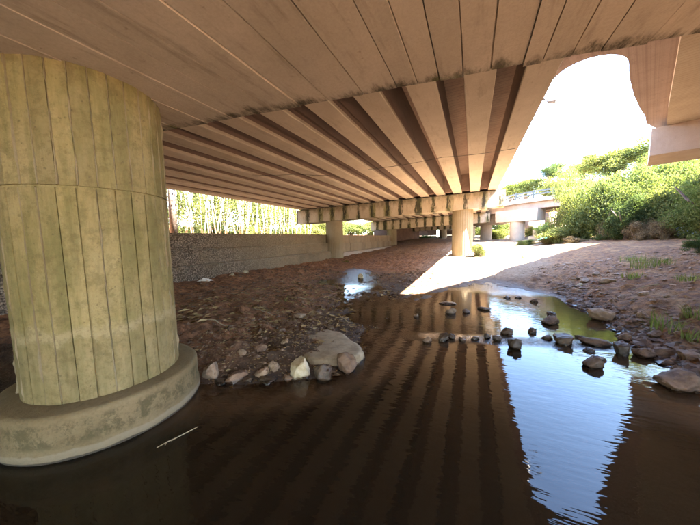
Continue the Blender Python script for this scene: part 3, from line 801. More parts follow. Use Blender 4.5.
# ------------------------------------------------------------------ retaining wall
def walls():
    XW = -9.5
    root = thing('retaining_wall', 'long stepped retaining wall of pebbled concrete blocks left of the stream', 'wall', (XW, 8, 0))
    r = random.Random(11)
    rows = [(0.15, .90, 0.0, .24), (.906, 1.50, -.24, .25), (1.506, 2.14, -.48, .26)]
    for ri, (z0, z1, dx, th) in enumerate(rows):
        y = -6 + ri * .7
        while y < 17.5:
            L = 2.4; y1 = min(y + L, 17.9)
            j = .004; dd = r.uniform(-.006, .006); dz = 0
            bm = bmesh.new()
            xa = XW + dx + dd; 
            n = 5; m = 3; grid = []
            v = []; f = []
            for a in range(m + 1):
                for b in range(n + 1):
                    yy = y + j + (y1 - y - 2 * j) * b / n; zz = z0 + dz + (z1 - z0) * a / m
                    q = .02 * mnoise.noise(Vector((yy * 3, zz * 3, ri * 7))) + (-.03 if a == m else -.008 if b in (0, n) else 0)
                    v.append((xa + q, yy, zz))
            for a in range(m):
                for b in range(n):
                    o = a * (n + 1) + b; f.append((o, o + 1, o + n + 2, o + n + 1))
            o = len(v)
            bk = xa - .45
            v += [(bk, y + j, z0 + dz), (bk, y1 - j, z0 + dz), (bk, y1 - j, z1 + dz), (bk, y + j, z1 + dz)]
            tl = m * (n + 1)
            f.append(tuple(range(tl, tl + n + 1)) + (o + 2, o + 3))
            f.append(tuple(range(n, -1, -1)) + (o, o + 1))
            f.append((0, tl, o + 3, o)) ; f.append((n, o + 1, o + 2, tl + n))
            part('block', v, f, 'wall', root)
            y += L
    part('backing', *prism([(XW - 1.1, -6), (XW - .6, -6), (XW - .6, 17.9), (XW - 1.1, 17.9)], -.2, 2.03), 'wall', root)
    # smoother section beyond the pier
    root2 = thing('retaining_wall', 'smooth panelled retaining wall with a pale footing beyond the left pier column', 'wall', (XW, 26, 0))
    y = 18.0
    while y < 33.5:
        for (z0, z1, dx) in ((.75, 1.42, 0), (1.435, 2.10, -.10)):
            dd = r.uniform(-.012, .012)
            part('panel', *prism([(XW + dx - .25, y + .012), (XW + dx + dd, y + .012), (XW + dx + dd, y + .86), (XW + dx - .25, y + .86)], z0, z1), 'panel', root2)
        y += .87
    y = 18.6
    while y < 33.5:
        part('footing_block', *prism([(XW - .2, y + .01), (XW + .34, y + .01), (XW + .34, y + 2.45), (XW - .2, y + 2.45)], .2, .735), 'plain', root2)
        y += 2.47
    part('backing', *prism([(XW - .6, 18), (XW - .26, 18), (XW - .26, 34), (XW - .6, 34)], 0, 2.0), 'panel', root2)
    # dark earth abutment far under the deck
    root3 = thing('earth_abutment', 'dark red-brown earth and block face in shade at the far end under the viaduct', 'abutment', (-6, 50, 0))
    y0 = 58
    for (xa, xb) in ((-13, -10.9), (-10.85, -8.8), (-8.75, -6.9), (-5.3, -3.4), (-3.35, -1.4), (-1.35, .5), (.55, 2.2)):
        for k in range(3):
            part('block', *prism([(xa, y0), (xb, y0), (xb, y0 + .8), (xa, y0 + .8)], 1.0 + k * 1.1, 2.08 + k * 1.1), 'brickish', root3)
    part('block', *prism([(-13, 36.5), (-11.0, 36.5), (-9.0, 50), (-13, 50)], .5, 4.0), 'brickish', root3)
walls()

# ------------------------------------------------------------------ cables under the girders
def cable(label, pts, r=.008):
    ps = []
    for i in range(len(pts) - 1):
        a = Vector(pts[i]); b = Vector(pts[i + 1])
        for k in range(8):
            t = k / 8; p = a.lerp(b, t); p.z -= .10 * 4 * t * (1 - t) * (b - a).length / 6; ps.append(p)
    ps.append(Vector(pts[-1]))
    v, f = tube(ps, [r] * len(ps), 5)
    o = mesh_obj('hanging_cable', v, f, 'cable'); tag(o, label, 'cable', 'cables under the girders')
cable('thin dark cable slung across the girder undersides to the deck edge', [(1.2, 10.4, 4.62), (-1.0, 9.8, 4.50), (-3.6, 9.6, 4.38)])
cable('thin cable with a knot sagging under the darker left girders', [(-5.2, 9.6, 4.35), (-6.2, 8.6, 4.30), (-7.6, 7.8, 4.27)])
o = mesh_obj('hanging_wire', *tube([(-.10, 7.0, 5.2), (-.12, 7.05, 4.95), (-.09, 7.1, 4.8), (-.12, 7.6, 4.72), (-.03, 8.2, 4.66)], [.012, .018, .010, .012, .009], 5), 'cable')
tag(o, 'rusty wire dangling between two girders above the pool', 'wire')
# downpipe tucked behind the right-hand column
dp = thing('drain_pipe', 'grey downpipe elbow beside the right column head', 'pipe', (1.2, 19.4, 0))
part('pipe', *tube([(1.25, 19.5, 4.5), (1.25, 19.5, 3.9), (1.15, 19.5, 3.6), (.8, 19.5, 3.45)], [.09] * 4, 10), 'pvc', dp)
part('bracket', *prism([(1.1, 19.42), (1.4, 19.42), (1.4, 19.58), (1.1, 19.58)], 4.1, 4.18), 'pvc', dp)

# ------------------------------------------------------------------ rocks
def rock_mesh(seed, flat=.65, sub=4, rough=.30):
    bm = bmesh.new(); bmesh.ops.create_icosphere(bm, subdivisions=sub, radius=1)
    sv = Vector((seed * 3.1, seed * 1.7, seed * .9))
    rr = random.Random(seed)
    planes = [(Vector((rr.gauss(0, 1), rr.gauss(0, 1), rr.gauss(0, .8))).normalized(), rr.uniform(.45, .8)) for _ in range(13)]
    for v in bm.verts:
        d = v.co.normalized(); 
        c = d * (1 + rough * mnoise.noise(d * 1.3 + sv) + .4 * rough * mnoise.noise(d * 3.4 + sv))
        for pn, pd in planes:
            e = c.dot(pn) - pd
            if e > 0: c -= pn * e * .8
        c += c.normalized() * (.10 * mnoise.noise(d * 3.5 + sv) + .04 * mnoise.noise(d * 9 + sv) + .015 * mnoise.noise(d * 24 + sv))
        v.co = Vector((c.x, c.y, c.z * flat))
    me = bpy.data.meshes.new('rock'); bm.normal_update(); bm.to_mesh(me); bm.free()
    me.polygons.foreach_set('use_smooth', [True] * len(me.polygons))
    return me
RM = {}
def rock(u, v, wpx, hpx, mat, label, group='stones along the stream', lift=0., rot=None, deep=None, elong=1.):
    """u, v: where the stone's foot shows; size from its width in the picture"""
    x, y, z, t = spot(u, v)
    dep = Vector((x, y, z - H)).dot(F_)
    wd = wpx * dep / FPX / 2; hd = hpx * dep / FPX
    k = random.randint(0, 11)
    if (k, mat) not in RM:
        me = rock_mesh(k + 1, .8); me.materials.append(M[mat]); RM[(k, mat)] = me
    o = bpy.data.objects.new('rock', RM[(k, mat)]); C.objects.link(o)
    dir2 = Vector((x, y)).normalized()
    o.location = (x + dir2.x * wd * .5, y + dir2.y * wd * .5, z + hd * .28 + lift)
    o.scale = (wd * 1.04, wd * .8 * elong, max(hd * .8, .02))
    o.rotation_euler = (random.uniform(-.12, .12), random.uniform(-.12, .12), math.atan2(R_.y, R_.x) + random.uniform(-.5, .5) if rot is None else rot)
    tag(o, label, 'rock', group)
    return o
def at_rock(x, y, z, sx, sy, sz, rz, mat, label, seed, group, tilt=(0, 0), name='rock'):
    me = rock_mesh(seed, 1.0, 3, .25); me.materials.append(M[mat])
    o = bpy.data.objects.new(name, me); C.objects.link(o); o.location = (x, y, z); o.scale = (sx, sy, sz); o.rotation_euler = (tilt[0], tilt[1], rz)
    tag(o, label, 'rock', group); return o
gb = 'stones edging the left bank'
rock(211, 381, 27, 20, 'rock_tan', 'tan wedge stone beside the plinth of the nearest column', gb)
rock(238, 383, 28, 12, 'rock_brown', 'low brown block between the tan wedge stone and the small cobbles', gb)
rock(262, 380, 17, 12, 'rock_tan', 'rounded tan cobble left of the big cream boulder', gb)
rock(275, 373, 13, 11, 'rock_tan', 'small tan cobble perched behind the bank edge near the cream boulder', gb)
rock(248, 384, 15, 7, 'rock_dark', 'flat dark stone at the waterline below the brown block', gb)
rock(270, 385, 24, 7, 'rock_dark', 'flat black ledge stone in the water left of the cream boulder', gb)
rock(222, 386, 18, 6, 'rock_dark', 'thin dark stone at the waterline under the tan wedge stone', gb)
rock(301, 381, 26, 27, 'rock_pale', 'big cream boulder standing at the edge of the left bank', gb)
rock(325, 383, 24, 19, 'rock_dark', 'rounded dark boulder right of the cream boulder', gb)
rock(348, 375, 25, 21, 'rock_brown', 'squat brown boulder propping the front of the grey slab', gb)
rock(359, 362, 15, 15, 'rock_dark', 'dark cobble at the right tip of the grey slab', gb)
rock(288, 383, 12, 8, 'rock_brown', 'small brown stone against the left foot of the cream boulder', gb)
sp = spot(322, 352)
bm = bmesh.new()
outl = [(-1.66, 3.12), (-1.46, 3.28), (-1.42, 3.50), (-1.66, 3.80), (-2.05, 4.15), (-2.5, 4.3), (-2.75, 3.9), (-2.6, 3.45), (-2.32, 3.12), (-2.0, 2.98)]
def zs(x, y): return .205 + .02 * math.sin(x * 4) + .02 * math.cos(y * 5)
ctr = (-2.0, 3.5)
def slab_rock():
    v = []; f = []; n = len(outl) * 3; ring = []
    pts = []
    for i in range(len(outl)):
        a = Vector(outl[i]); b = Vector(outl[(i + 1) % len(outl)])
        for k in range(3): pts.append(a.lerp(b, k / 3) + Vector((rng.uniform(-.02, .02), rng.uniform(-.02, .02))))
    rings = [(.97, -.04), (1.0, .07), (1.0, .115), (.97, .135), (.85, .145), (.5, .15), (.2, .152)]
    for s, z in rings:
        for p in pts:
            q = Vector(ctr) + (p - Vector(ctr)) * s
            v.append((q.x, q.y, z + .035 * mnoise.noise(Vector((q.x * 2.5, q.y * 2.5, 0))) + .008 * mnoise.noise(Vector((q.x * 12, q.y * 12, 2))) - .05 * (q.y - 3.4)))
    for r in range(len(rings) - 1):
        for k in range(n): f.append((r * n + k, r * n + (k + 1) % n, (r + 1) * n + (k + 1) % n, (r + 1) * n + k))
    f.append(tuple((len(rings) - 1) * n + k for k in range(n)))
    o = mesh_obj('rock_slab', v, f, 'slab_rock', None, True); tag(o, 'flat grey-tan slab of old concrete lying on the tip of the left bank', 'rock')
slab_rock()
gw = 'stones of the riffle line'
R2 = [
 (427, 344, 11, 7, 'rock_tan', 'small tan stone, leftmost of the riffle line'),
 (444, 343, 15, 10, 'rock_dark', 'dark stone at the left end of the riffle beside ruffled water'),
 (452, 340, 9, 6, 'rock_dark', 'little black stone touching the right side of the left riffle stone'),
 (462, 342, 8, 5, 'rock_brown', 'low brown stone awash in the middle of the ruffled water'),
 (475, 341, 10, 6, 'rock_dark', 'dark pebble-sized stone just before the reflected deck edge'),
 (487, 340, 9, 6, 'rock_dark', 'dark pebble-sized stone exactly at the reflected deck edge'),
 (497, 342, 11, 6, 'rock_dark', 'dark stone just inside the reflected sky, left of the larger one'),
 (507, 336, 15, 8, 'rock_dark', 'smooth dark stone behind the riffle at the left of the sky reflection'),
 (515, 350, 16, 12, 'rock_dark', 'lone black stone in front of the riffle at the left of the sky reflection'),
 (532, 334, 12, 6, 'rock_dark', 'small dark stone midway across the reflected sky'),
 (547, 341, 12, 6, 'rock_dark', 'low stone adjoining the left of the biggest mid-stream rock'),
 (564, 346, 23, 14, 'rock_dark', 'biggest mid-stream rock, dark and humped, centre of the riffle'),
 (580, 339, 10, 4, 'rock_brown', 'thin stone just right of the biggest mid-stream rock'),
 (596, 347, 27, 8, 'rock_brown', 'long flat brown stone in the right half of the riffle'),
 (589, 353, 13, 5, 'rock_dark', 'small flat dark stone under the long brown one'),
 (592, 370, 22, 15, 'rock_dark', 'angular black rock standing alone in the open pool'),
 (599, 362, 14, 5, 'rock_tan', 'pale chip of stone leaning on the angular black rock'),
 (622, 357, 17, 19, 'rock_dark', 'upright dark rock at the right shore of the riffle'),
 (623, 342, 15, 9, 'rock_brown', 'brown stone behind the upright dark rock'),
 (642, 358, 22, 10, 'rock_brown', 'brown shore stone right of the upright dark rock'),
 (663, 358, 30, 9, 'rock_brown', 'long brown shore stone before the green grass tuft'),
 (602, 321, 26, 12, 'rock_tan', 'broad tan stone on the muddy shore behind the pool'),
 (550, 326, 20, 10, 'rock_brown', 'brown half-sunk rock in the upper pool with a smaller one on it'),
 (552, 318, 10, 6, 'rock_dark', 'small dark stone behind the half-sunk rock of the upper pool'),
 (534, 303, 9, 5, 'rock_brown', 'small brown stone on the far shore of the upper pool'),
 (507, 299, 8, 3, 'rock_dark', 'left one of two flat dark stones in the far pool'),
 (518, 299, 8, 3, 'rock_dark', 'right one of two flat dark stones in the far pool'),
 (484, 311, 14, 4, 'rock_brown', 'flat brown stone on the reflected deck edge in the upper pool'),
 (466, 314, 10, 5, 'rock_brown', 'small brown stone in the reflection of the far column'),
 (451, 315, 12, 7, 'rock_tan', 'tan humped stone left of the far column reflection'),
 (416, 318, 7, 5, 'rock_tan', 'little tan stone far left in the brown shallows'),
 (448, 305, 20, 3, 'rock_brown', 'thin mud-brown ledge stone across the shallows below the sunny shore'),
 (690, 362, 24, 12, 'rock_brown', 'brown stone above the big shiny boulder at the right edge'),
]
for r_ in R2: rock(*r_, group=gw)
bo = rock(677, 393, 46, 23, 'rock_brown', 'big smooth brown boulder at the right water edge', gw)
gs = 'stones strewn on the right bank'
for (u, v, w_, h_, m_, l_) in [
 (622, 300, 10, 6, 'rock_tan', 'tan stone halfway up the right bank below the dark hollow'), (596, 276, 9, 5, 'rock_tan', 'pale stone near the sun line on the right bank'),
 (585, 283, 12, 5, 'rock_tan', 'flat pale stone left of the hollow on the right bank'), (608, 283, 14, 5, 'rock_tan', 'long pale stone beside the flat one on the right bank'),
 (643, 297, 14, 6, 'rock_tan', 'pale flat stone right of centre on the bank'), (580, 287, 7, 4, 'rock_pale', 'small whitish stone low on the right bank'),
 (655, 338, 16, 8, 'rock_brown', 'brown rock under the green grass tuft'), (684, 318, 12, 7, 'rock_brown', 'brown rock at the right edge between two grass tufts'),
 (640, 318, 12, 6, 'rock_tan', 'tan rock left of the green grass tuft'), (667, 300, 9, 5, 'rock_tan', 'tan rock high on the bank near the right edge'),
 (612, 316, 8, 5, 'rock_brown', 'brown rock just above the broad shore stone'), (570, 303, 8, 5, 'rock_brown', 'brown rock on the mud spit right of the upper pool')]:
    rock(u, v, w_, h_, m_, l_, gs)
gl = 'pale stones on the left mud flat'
for (u, v, w_, h_, m_, l_) in [
 (361, 279, 7, 6, 'rock_pale', 'white stone beyond the mud flat near the green reflection'), (300, 318, 14, 5, 'rock_tan', 'pale elongated stone in the middle of the mud flat'),
 (318, 315, 9, 4, 'rock_tan', 'small pale stone right of the elongated one on the mud flat'), (262, 352, 14, 8, 'rock_brown', 'brown lump embedded in the left bank top'),
 (243, 358, 11, 8, 'rock_tan', 'tan lump sunk in the left bank above the brown block'), (285, 345, 10, 6, 'rock_tan', 'tan stone beside the back edge of the grey slab'),
 (331, 331, 10, 6, 'rock_tan', 'pale stone touching the back corner of the grey slab'), (200, 279, 11, 4, 'rock_pale', 'whitish stone at the foot of the pebbled wall near the column'),
 (232, 277, 8, 4, 'rock_pale', 'whitish stone at the foot of the pebbled wall, middle of three'), (246, 273, 7, 4, 'rock_pale', 'whitish stone at the foot of the pebbled wall, farthest of three'),
 (282, 332, 9, 4, 'rock_tan', 'tan flake behind the left bank top'), (228, 334, 10, 6, 'rock_brown', 'brown stone near the column side of the left bank')]:
    rock(u, v, w_, h_, m_, l_, gl)

# ------------------------------------------------------------------ gravel, leaf litter (uncountable)
def scatter(name, n, region, size, mat, kind='rock', seed=1, maxz=3):
    r = np.random.default_rng(seed)
    xs, ys, w = region(r, n)
    z = ground_z(xs, ys)
    k = z > -.015
    xs, ys, z, w = xs[k], ys[k], z[k], w[k]
    n = len(xs); s = size[0] * (size[1] / size[0]) ** (r.random(n) ** 2.2) * w
    if kind == 'rock':
        base = np.array([(0, 0, 1), (1, 0, 0), (.3, .95, .1), (-.8, .6, 0), (-.8, -.6, .1), (.3, -.95, 0), (0, 0, -.5)], float)
        faces = np.array([(0, 1, 2), (0, 2, 3), (0, 3, 4), (0, 4, 5), (0, 5, 1), (6, 2, 1), (6, 3, 2), (6, 4, 3), (6, 5, 4), (6, 1, 5)])
        P = base[None] * (1 + .35 * r.standard_normal((n, 7, 1))) * np.array([1, .8, .5])
    else:
        base = np.array([(-1, 0, 0), (0, -.4, .15), (1, 0, 0), (0, .4, .15)], float); faces = np.array([(0, 1, 2), (0, 2, 3)])
        P = np.repeat(base[None], n, 0) + .15 * r.standard_normal((n, 4, 3)) * np.array([1, 1, .9])
    a = r.random(n) * 6.283; ca, sa = np.cos(a)[:, None], np.sin(a)[:, None]
    Q = np.stack([P[..., 0] * ca - P[..., 1] * sa, P[..., 0] * sa + P[..., 1] * ca, P[..., 2]], -1) * s[:, None, None]
    Q += np.stack([xs, ys, z + .008], -1)[:, None]
    nb = base.shape[0]
    Fa = (faces[None] + (np.arange(n) * nb)[:, None, None]).reshape(-1, 3)
    o = big_mesh(name, Q.reshape(-1, 3), Fa, mat, ('tone', np.repeat(r.random(n), nb)), False); o['kind'] = 'stuff'
    return o
def reg_right(r, n):
    x = r.uniform(2.2, 8, n); y = r.uniform(2.5, 14, n); return x, y, .6 + y / 14
def reg_shore(r, n):
    y = r.uniform(3.5, 10.5, n); x = 2.45 + np.abs(r.normal(0, .35, n)) - .1; return x, y, np.ones(n)
def reg_left(r, n):
    x = -r.uniform(1.5, 9, n); y = r.uniform(2, 13, n); return x, y, .6 + y / 16
def reg_left_near(r, n):
    x = -r.uniform(1.5, 4.2, n); y = r.uniform(2.1, 5, n); return x, y, np.ones(n)
def reg_sun(r, n):
    x = r.uniform(-3, 3, n); y = r.uniform(10, 24, n); return x, y, np.ones(n) * 1.3
scatter('gravel', 3000, reg_right, (.012, .07), 'gravel', seed=2)
scatter('gravel', 1500, reg_shore, (.02, .10), 'rock_brown', seed=3)
scatter('gravel', 2200, reg_left, (.015, .08), 'rock_brown', seed=4)
scatter('gravel', 1800, reg_left_near, (.01, .035), 'gravel', seed=5)
scatter('gravel', 900, reg_sun, (.015, .06), 'gravel', seed=6)
scatter('leaf_litter', 1300, lambda r, n: (-r.uniform(2.2, 6.5, n), r.uniform(3.2, 8.5, n), np.ones(n)), (.04, .13), 'litter_leaf', 'leaf', 17)
scatter('leaf_litter', 5200, reg_left, (.02, .07), 'litter_leaf', 'leaf', 7)
scatter('leaf_litter', 2200, reg_left_near, (.015, .04), 'litter_leaf', 'leaf', 8)
scatter('leaf_litter', 900, reg_right, (.015, .035), 'litter_leaf', 'leaf', 9)

# ------------------------------------------------------------------ vegetation
def leaf_cloud(r, n, centers, rad, size, up=.5, squash=1.):
    c = centers[r.integers(0, len(centers), n)]
    d = r.standard_normal((n, 3)); d /= np.linalg.norm(d, axis=1)[:, None]
    rr = rad * (r.random(n) ** .45)
    P = c[:, :3] + d * (rr * c[:, 3])[:, None] * np.array([1, 1, squash])
    nrm = d * .6 + r.standard_normal((n, 3)) * .6 + np.array([0, 0, up]); nrm /= np.linalg.norm(nrm, axis=1)[:, None]
    t = np.cross(nrm, r.standard_normal((n, 3))); t /= np.linalg.norm(t, axis=1)[:, None] + 1e-9
    b = np.cross(nrm, t); s = size * (.6 + .8 * r.random(n))[:, None]
    q = np.stack([P - t * s, P - b * s * .45 - nrm * s * .1, P + t * s, P + b * s * .45 - nrm * s * .1], 1)
    return q.reshape(-1, 3), np.repeat(r.random(n), 4)
def quads(n): return np.arange(n * 4).reshape(n, 4)
def crown_mesh(seed, n, size, shape, squash=.8):
    r = np.random.default_rng(seed)
    k = 40
    d = r.standard_normal((k, 3)); d /= np.linalg.norm(d, axis=1)[:, None]; d[:, 2] = d[:, 2] * .95
    c = d * (.25 + .6 * r.random(k))[:, None] * np.array(shape)
    cc = np.concatenate([c, (.55 + .6 * r.random(k))[:, None]], 1)
    V, tone = leaf_cloud(r, n, cc, .42, size, .4, squash)
    me = bpy.data.meshes.new('crown'); Fq = quads(n)
    me.vertices.add(len(V)); me.vertices.foreach_set('co', V.astype(np.float32).ravel())
    me.loops.add(Fq.size); me.loops.foreach_set('vertex_index', Fq.astype(np.int32).ravel())
    me.polygons.add(n); me.polygons.foreach_set('loop_start', np.arange(0, Fq.size, 4, dtype=np.int32))
    me.update(calc_edges=True)
    a = me.attributes.new('tone', 'FLOAT', 'POINT'); a.data.foreach_set('value', tone.astype(np.float32))
    return me
crowns = {}
def get_crown(k, mat):
    if (k, mat) not in crowns:
        if k < 4: me = crown_mesh(50 + k, 26000, .026, (1, 1, 1))
        else: me = crown_mesh(50 + k, 13000, .038, (1, 1, 1))
        me.materials.append(M[mat]); crowns[(k, mat)] = me
    return crowns[(k, mat)]
def trunk_mesh(seed, h, r0):
    rr = random.Random(seed); p = [Vector((0, 0, -.3))]; 
    for i in range(5): p.append(Vector((p[-1].x + rr.uniform(-.12, .12) * h / 4, p[-1].y + rr.uniform(-.12, .12) * h / 4, h * (i + 1) / 5)))
    v, f = tube(p, [r0 * (1 - .13 * i) for i in range(6)], 8)
    for b in range(4):
        s = p[2 + b % 3]; a = rr.uniform(0, 6.28); L = h * rr.uniform(.3, .55)
        e = s + Vector((math.cos(a) * L * .7, math.sin(a) * L * .7, L * .8)); m = s.lerp(e, .5) + Vector((0, 0, -.1 * L))
        v2, f2 = tube([s, m, e], [r0 * .45, r0 * .3, r0 * .1], 6); o = len(v); v += v2; f += [tuple(i + o for i in q) for q in f2]
    return v, f
def tree(x, y, z, rx, rz, hz, mat, k, label, group, name='tree', rot=None):
    """rx: crown radius, rz: crown half height, hz: height of the crown's centre above the foot"""
    root = thing(name, label, 'tree' if name == 'tree' else 'shrub', (x, y, z), group)
    v, f = trunk_mesh(int(x * 13 + y * 7), hz + rz * .3, max(.05, .05 * (hz + rz)))
    mesh_obj('trunk' if name == 'tree' else 'stem', v, f, 'bark', root, True)
    c = bpy.data.objects.new('crown' if name == 'tree' else 'foliage', get_crown(k, mat)); C.objects.link(c); c.parent = root
    c.location = (0, 0, hz); c.scale = (rx, rx, rz); c.rotation_euler = (0, 0, random.uniform(0, 6.28) if rot is None else rot)
    return root
def at(u, v, dist):
    d = ray(u, v); s = dist / math.hypot(d.x, d.y); return d.x * s, d.y * s, H + d.z * s
def veg(u, vbase, vtop, wpx, dist, mat, k, label, group, name='shrub'):
    x, y, zb = at(u, vbase, dist); _, _, zt = at(u, vtop, dist)
    gz = float(base_z(x, y)[0]); zb = zb - (zt - zb) * (.8 if mat == 'leaf_dry' else .38) if name == 'shrub' else zb
    zf = min(zb, gz)
    dep = Vector((x, y, 0)).dot(F_); rx = wpx / 2 * dep / FPX
    rz = (zt - zb) / 2; hz = (zt + zb) / 2 - zf
    tree(x, y, zf, rx, rz, hz, mat, k, label, group, name)
gr = 'shrubs and trees on the right hillside'
vs = [
 # u, base, top, width, dist, mat, variant, label, name
 (648, 232, 150, 60, 21, 'leaf', 0, 'tall bushy shrub in the middle of the right hillside, under the ramp block', 'shrub'),
 (600, 236, 158, 60, 22, 'leaf', 1, 'dense shrub whose dark hollow faces the path end', 'shrub'),
 (572, 238, 160, 44, 24, 'leaf_yellow', 2, 'light green shrub where the far bridge meets the hillside', 'shrub'),
 (625, 236, 190, 40, 19.5, 'leaf_dark', 3, 'low dark shrub at the foot of the right hillside', 'shrub'),
 (678, 226, 168, 60, 20, 'leaf_yellow', 0, 'yellow-green shrub right of the middle shrub, above the plastic sheet', 'shrub'),
 (705, 230, 165, 60, 18, 'leaf', 1, 'green shrub cut by the right edge of the picture', 'shrub'),
 (640, 170, 137, 70, 30, 'leaf_yellow', 2, 'pale yellow tree topping the hillside left of the ramp block', 'tree'),
 (605, 180, 150, 60, 30, 'leaf_yellow', 3, 'pale tree on the hillside left of the highest one', 'tree'),
 (585, 190, 152, 34, 36, 'leaf_dark', 2, 'dark narrow tree standing out against the sky', 'tree'),
 (552, 185, 158, 26, 44, 'leaf_dark', 0, 'round blue-green tree alone on the far skyline', 'tree'),
 (530, 200, 172, 48, 46, 'leaf', 1, 'far tree over the guard rail, left of the round one', 'tree'),
 (560, 205, 175, 44, 40, 'leaf_yellow', 4, 'light tree right above the far bridge deck', 'tree'),
 (508, 202, 182, 40, 50, 'leaf_yellow', 5, 'farthest low tree beside the deck edge', 'tree'),
 (690, 200, 150, 70, 28, 'leaf', 3, 'tree behind the ramp block at the right edge', 'tree'),
 (660, 205, 150, 55, 26, 'leaf', 2, 'green tree just left below the ramp block', 'tree'),
 (615, 210, 160, 50, 27, 'leaf_yellow', 5, 'light shrub filling the slope behind the dark hollow', 'shrub'),
 (590, 215, 170, 45, 28, 'leaf', 4, 'green shrub behind the end of the far bridge', 'shrub'),
 (640, 236, 214, 30, 19, 'leaf_dry', 3, 'tangle of dry brown vines at the hillside foot', 'shrub'),
 (612, 238, 205, 24, 20.5, 'leaf_dry', 1, 'dry vine curtain hanging left of the brown tangle', 'shrub'),
 (665, 234, 212, 26, 18.5, 'leaf_dry', 2, 'brown scrub left of the plastic sheet', 'shrub'),
 (548, 236, 216, 24, 27, 'leaf_dark', 1, 'dark bush under the far bridge right of its column', 'shrub'),
 (560, 240, 226, 40, 22, 'leaf_yellow', 4, 'bright low growth along the path end', 'shrub'),
 (535, 240, 222, 22, 40, 'leaf_yellow', 5, 'sunny bush seen beneath the far bridge', 'shrub'),
 (500, 238, 216, 34, 50, 'leaf', 4, 'distant green bush left of the far bridge column', 'shrub'),
 (495, 240, 226, 24, 42, 'leaf_yellow', 5, 'distant light bush beside the hammerhead column', 'shrub'),
 (480, 240, 215, 30, 56, 'leaf', 1, 'distant bush in the gap right of the streaked pier column', 'shrub'),
 (478, 256, 241, 20, 18.0, 'leaf_yellow', 3, 'small leafy bush growing at the foot of the right column', 'shrub'),
 (350, 233, 219, 40, 38, 'leaf', 4, 'sunlit bush above the smooth wall behind the left column', 'shrub'),
 (372, 233, 214, 34, 44, 'leaf_yellow', 1, 'pale bush seen between the first two piers above the smooth wall', 'shrub'),
 (335, 236, 212, 44, 36, 'leaf', 3, 'sunlit bush directly behind the left pier column', 'shrub'),
 (318, 236, 214, 40, 34, 'leaf_yellow', 0, 'sunlit bush left of the left pier column', 'shrub'),
 (425, 244, 233, 30, 53, 'leaf_dark', 5, 'shaded bush deep under the third span', 'shrub'),
 (700, 250, 236, 30, 14, 'leaf_dark', 2, 'dark low weeds at the right edge of the bank crest', 'shrub'),
]
for (u, vb, vt, wp, ds, mt, k, lab, nm) in vs: veg(u, vb, vt, wp, ds, mt, k, lab, gr, nm)
for i, (x, y, r_) in enumerate([(5.5, 20.0, .7), (6.8, 19.6, .8), (8.2, 19.4, .8), (4.6, 21.5, .8), (9.6, 18.6, .9), (6.0, 21.4, .9), (7.6, 20.8, .9), (3.6, 23.5, .8)]):
    tree(x, y, float(base_z(x, y)[0]) - .25, r_, .4, .32, ('leaf_dry', 'leaf', 'leaf_yellow')[i % 3], i % 4, '%s low weed mound along the hillside foot beyond the sunny path' % ['first', 'second', 'third', 'fourth', 'fifth', 'sixth', 'seventh', 'eighth'][i], 'weed mounds at the hillside foot', 'shrub')
# bamboo grove behind the wall
def bamboo(x, y, seed, label, ncul=9, spread=.9, h=8.0):
    r = random.Random(seed); z0 = 1.98 + max(0, -11 - x) * .05
    root = thing('bamboo_clump', label, 'bamboo', (x, y, z0), 'bamboo clumps behind the wall')
    for i in range(ncul):
        a = r.uniform(0, 6.28); q = spread * r.random() ** .5; bx, by = math.cos(a) * q, math.sin(a) * q
        lx, ly = r.gauss(0, .07) + bx * .10, r.gauss(0, .11) + by * .12; rad = r.uniform(.022, .05); hh = h * r.uniform(.75, 1.1)
        pts = []; rr = []
        for s in range(9):
            t = s / 8; pts.append((bx + lx * hh * t + lx * t * t * 2, by + ly * hh * t + ly * t * t * 2, -.1 + hh * t)); rr.append(rad * (1 - .6 * t))
        v, f = tube(pts, rr, 6); mesh_obj('culm', v, f, 'culm', root, True)
    rn = np.random.default_rng(seed); k = 30
    c = np.stack([rn.normal(0, spread * 1.1, k), rn.normal(0, spread * 1.1, k), rn.uniform(.08, 1, k) * h, .5 + rn.random(k)], 1)
    n = 2600
    V, tone = leaf_cloud(rn, n, c, .85, .075, .1)
    o = big_mesh('foliage', V, quads(n), 'leaf_bamboo', ('tone', tone), False); o.parent = root
desc = ['leftmost', 'second', 'third', 'fourth', 'fifth', 'sixth', 'seventh', 'eighth', 'ninth', 'tenth']
pos = [(-16.2, 9.3), (-16.6, 10.6), (-16.2, 12.0), (-16.8, 13.3), (-16.1, 14.6), (-16.7, 16.1), (-16.2, 17.8), (-16.8, 19.6), (-16.3, 21.6), (-16.7, 24.0)]
for i, (x, y) in enumerate(pos):
    bamboo(x, y, 100 + i, '%s clump, from the near column, of pale bamboo behind the pebbled wall' % desc[i], 7)
pos2 = [(-18.6, 11.5), (-19, 14), (-18.7, 16.5), (-19, 19.5), (-18.6, 23), (-19, 27)]
for i, (x, y) in enumerate(pos2):
    bamboo(x, y, 200 + i, '%s clump, from the near column, in the rear row of bamboo' % desc[i], 6, 1.1, 9)
gt = 'trees behind the bamboo'
for i in range(11):
    x = -22.5 - (i % 2) * 1.6; y = 11 + i * 2.9
    tree(x, y, 2.3, 3.0, 4.8, 4.0, ('leaf_yellow', 'leaf', 'leaf_yellow', 'leaf_bamboo')[i % 4], i % 4, '%s background tree, from the near column, behind the bamboo grove' % ['leftmost', 'second', 'third', 'fourth', 'fifth', 'sixth', 'seventh', 'eighth', 'ninth', 'tenth', 'eleventh'][i], gt)
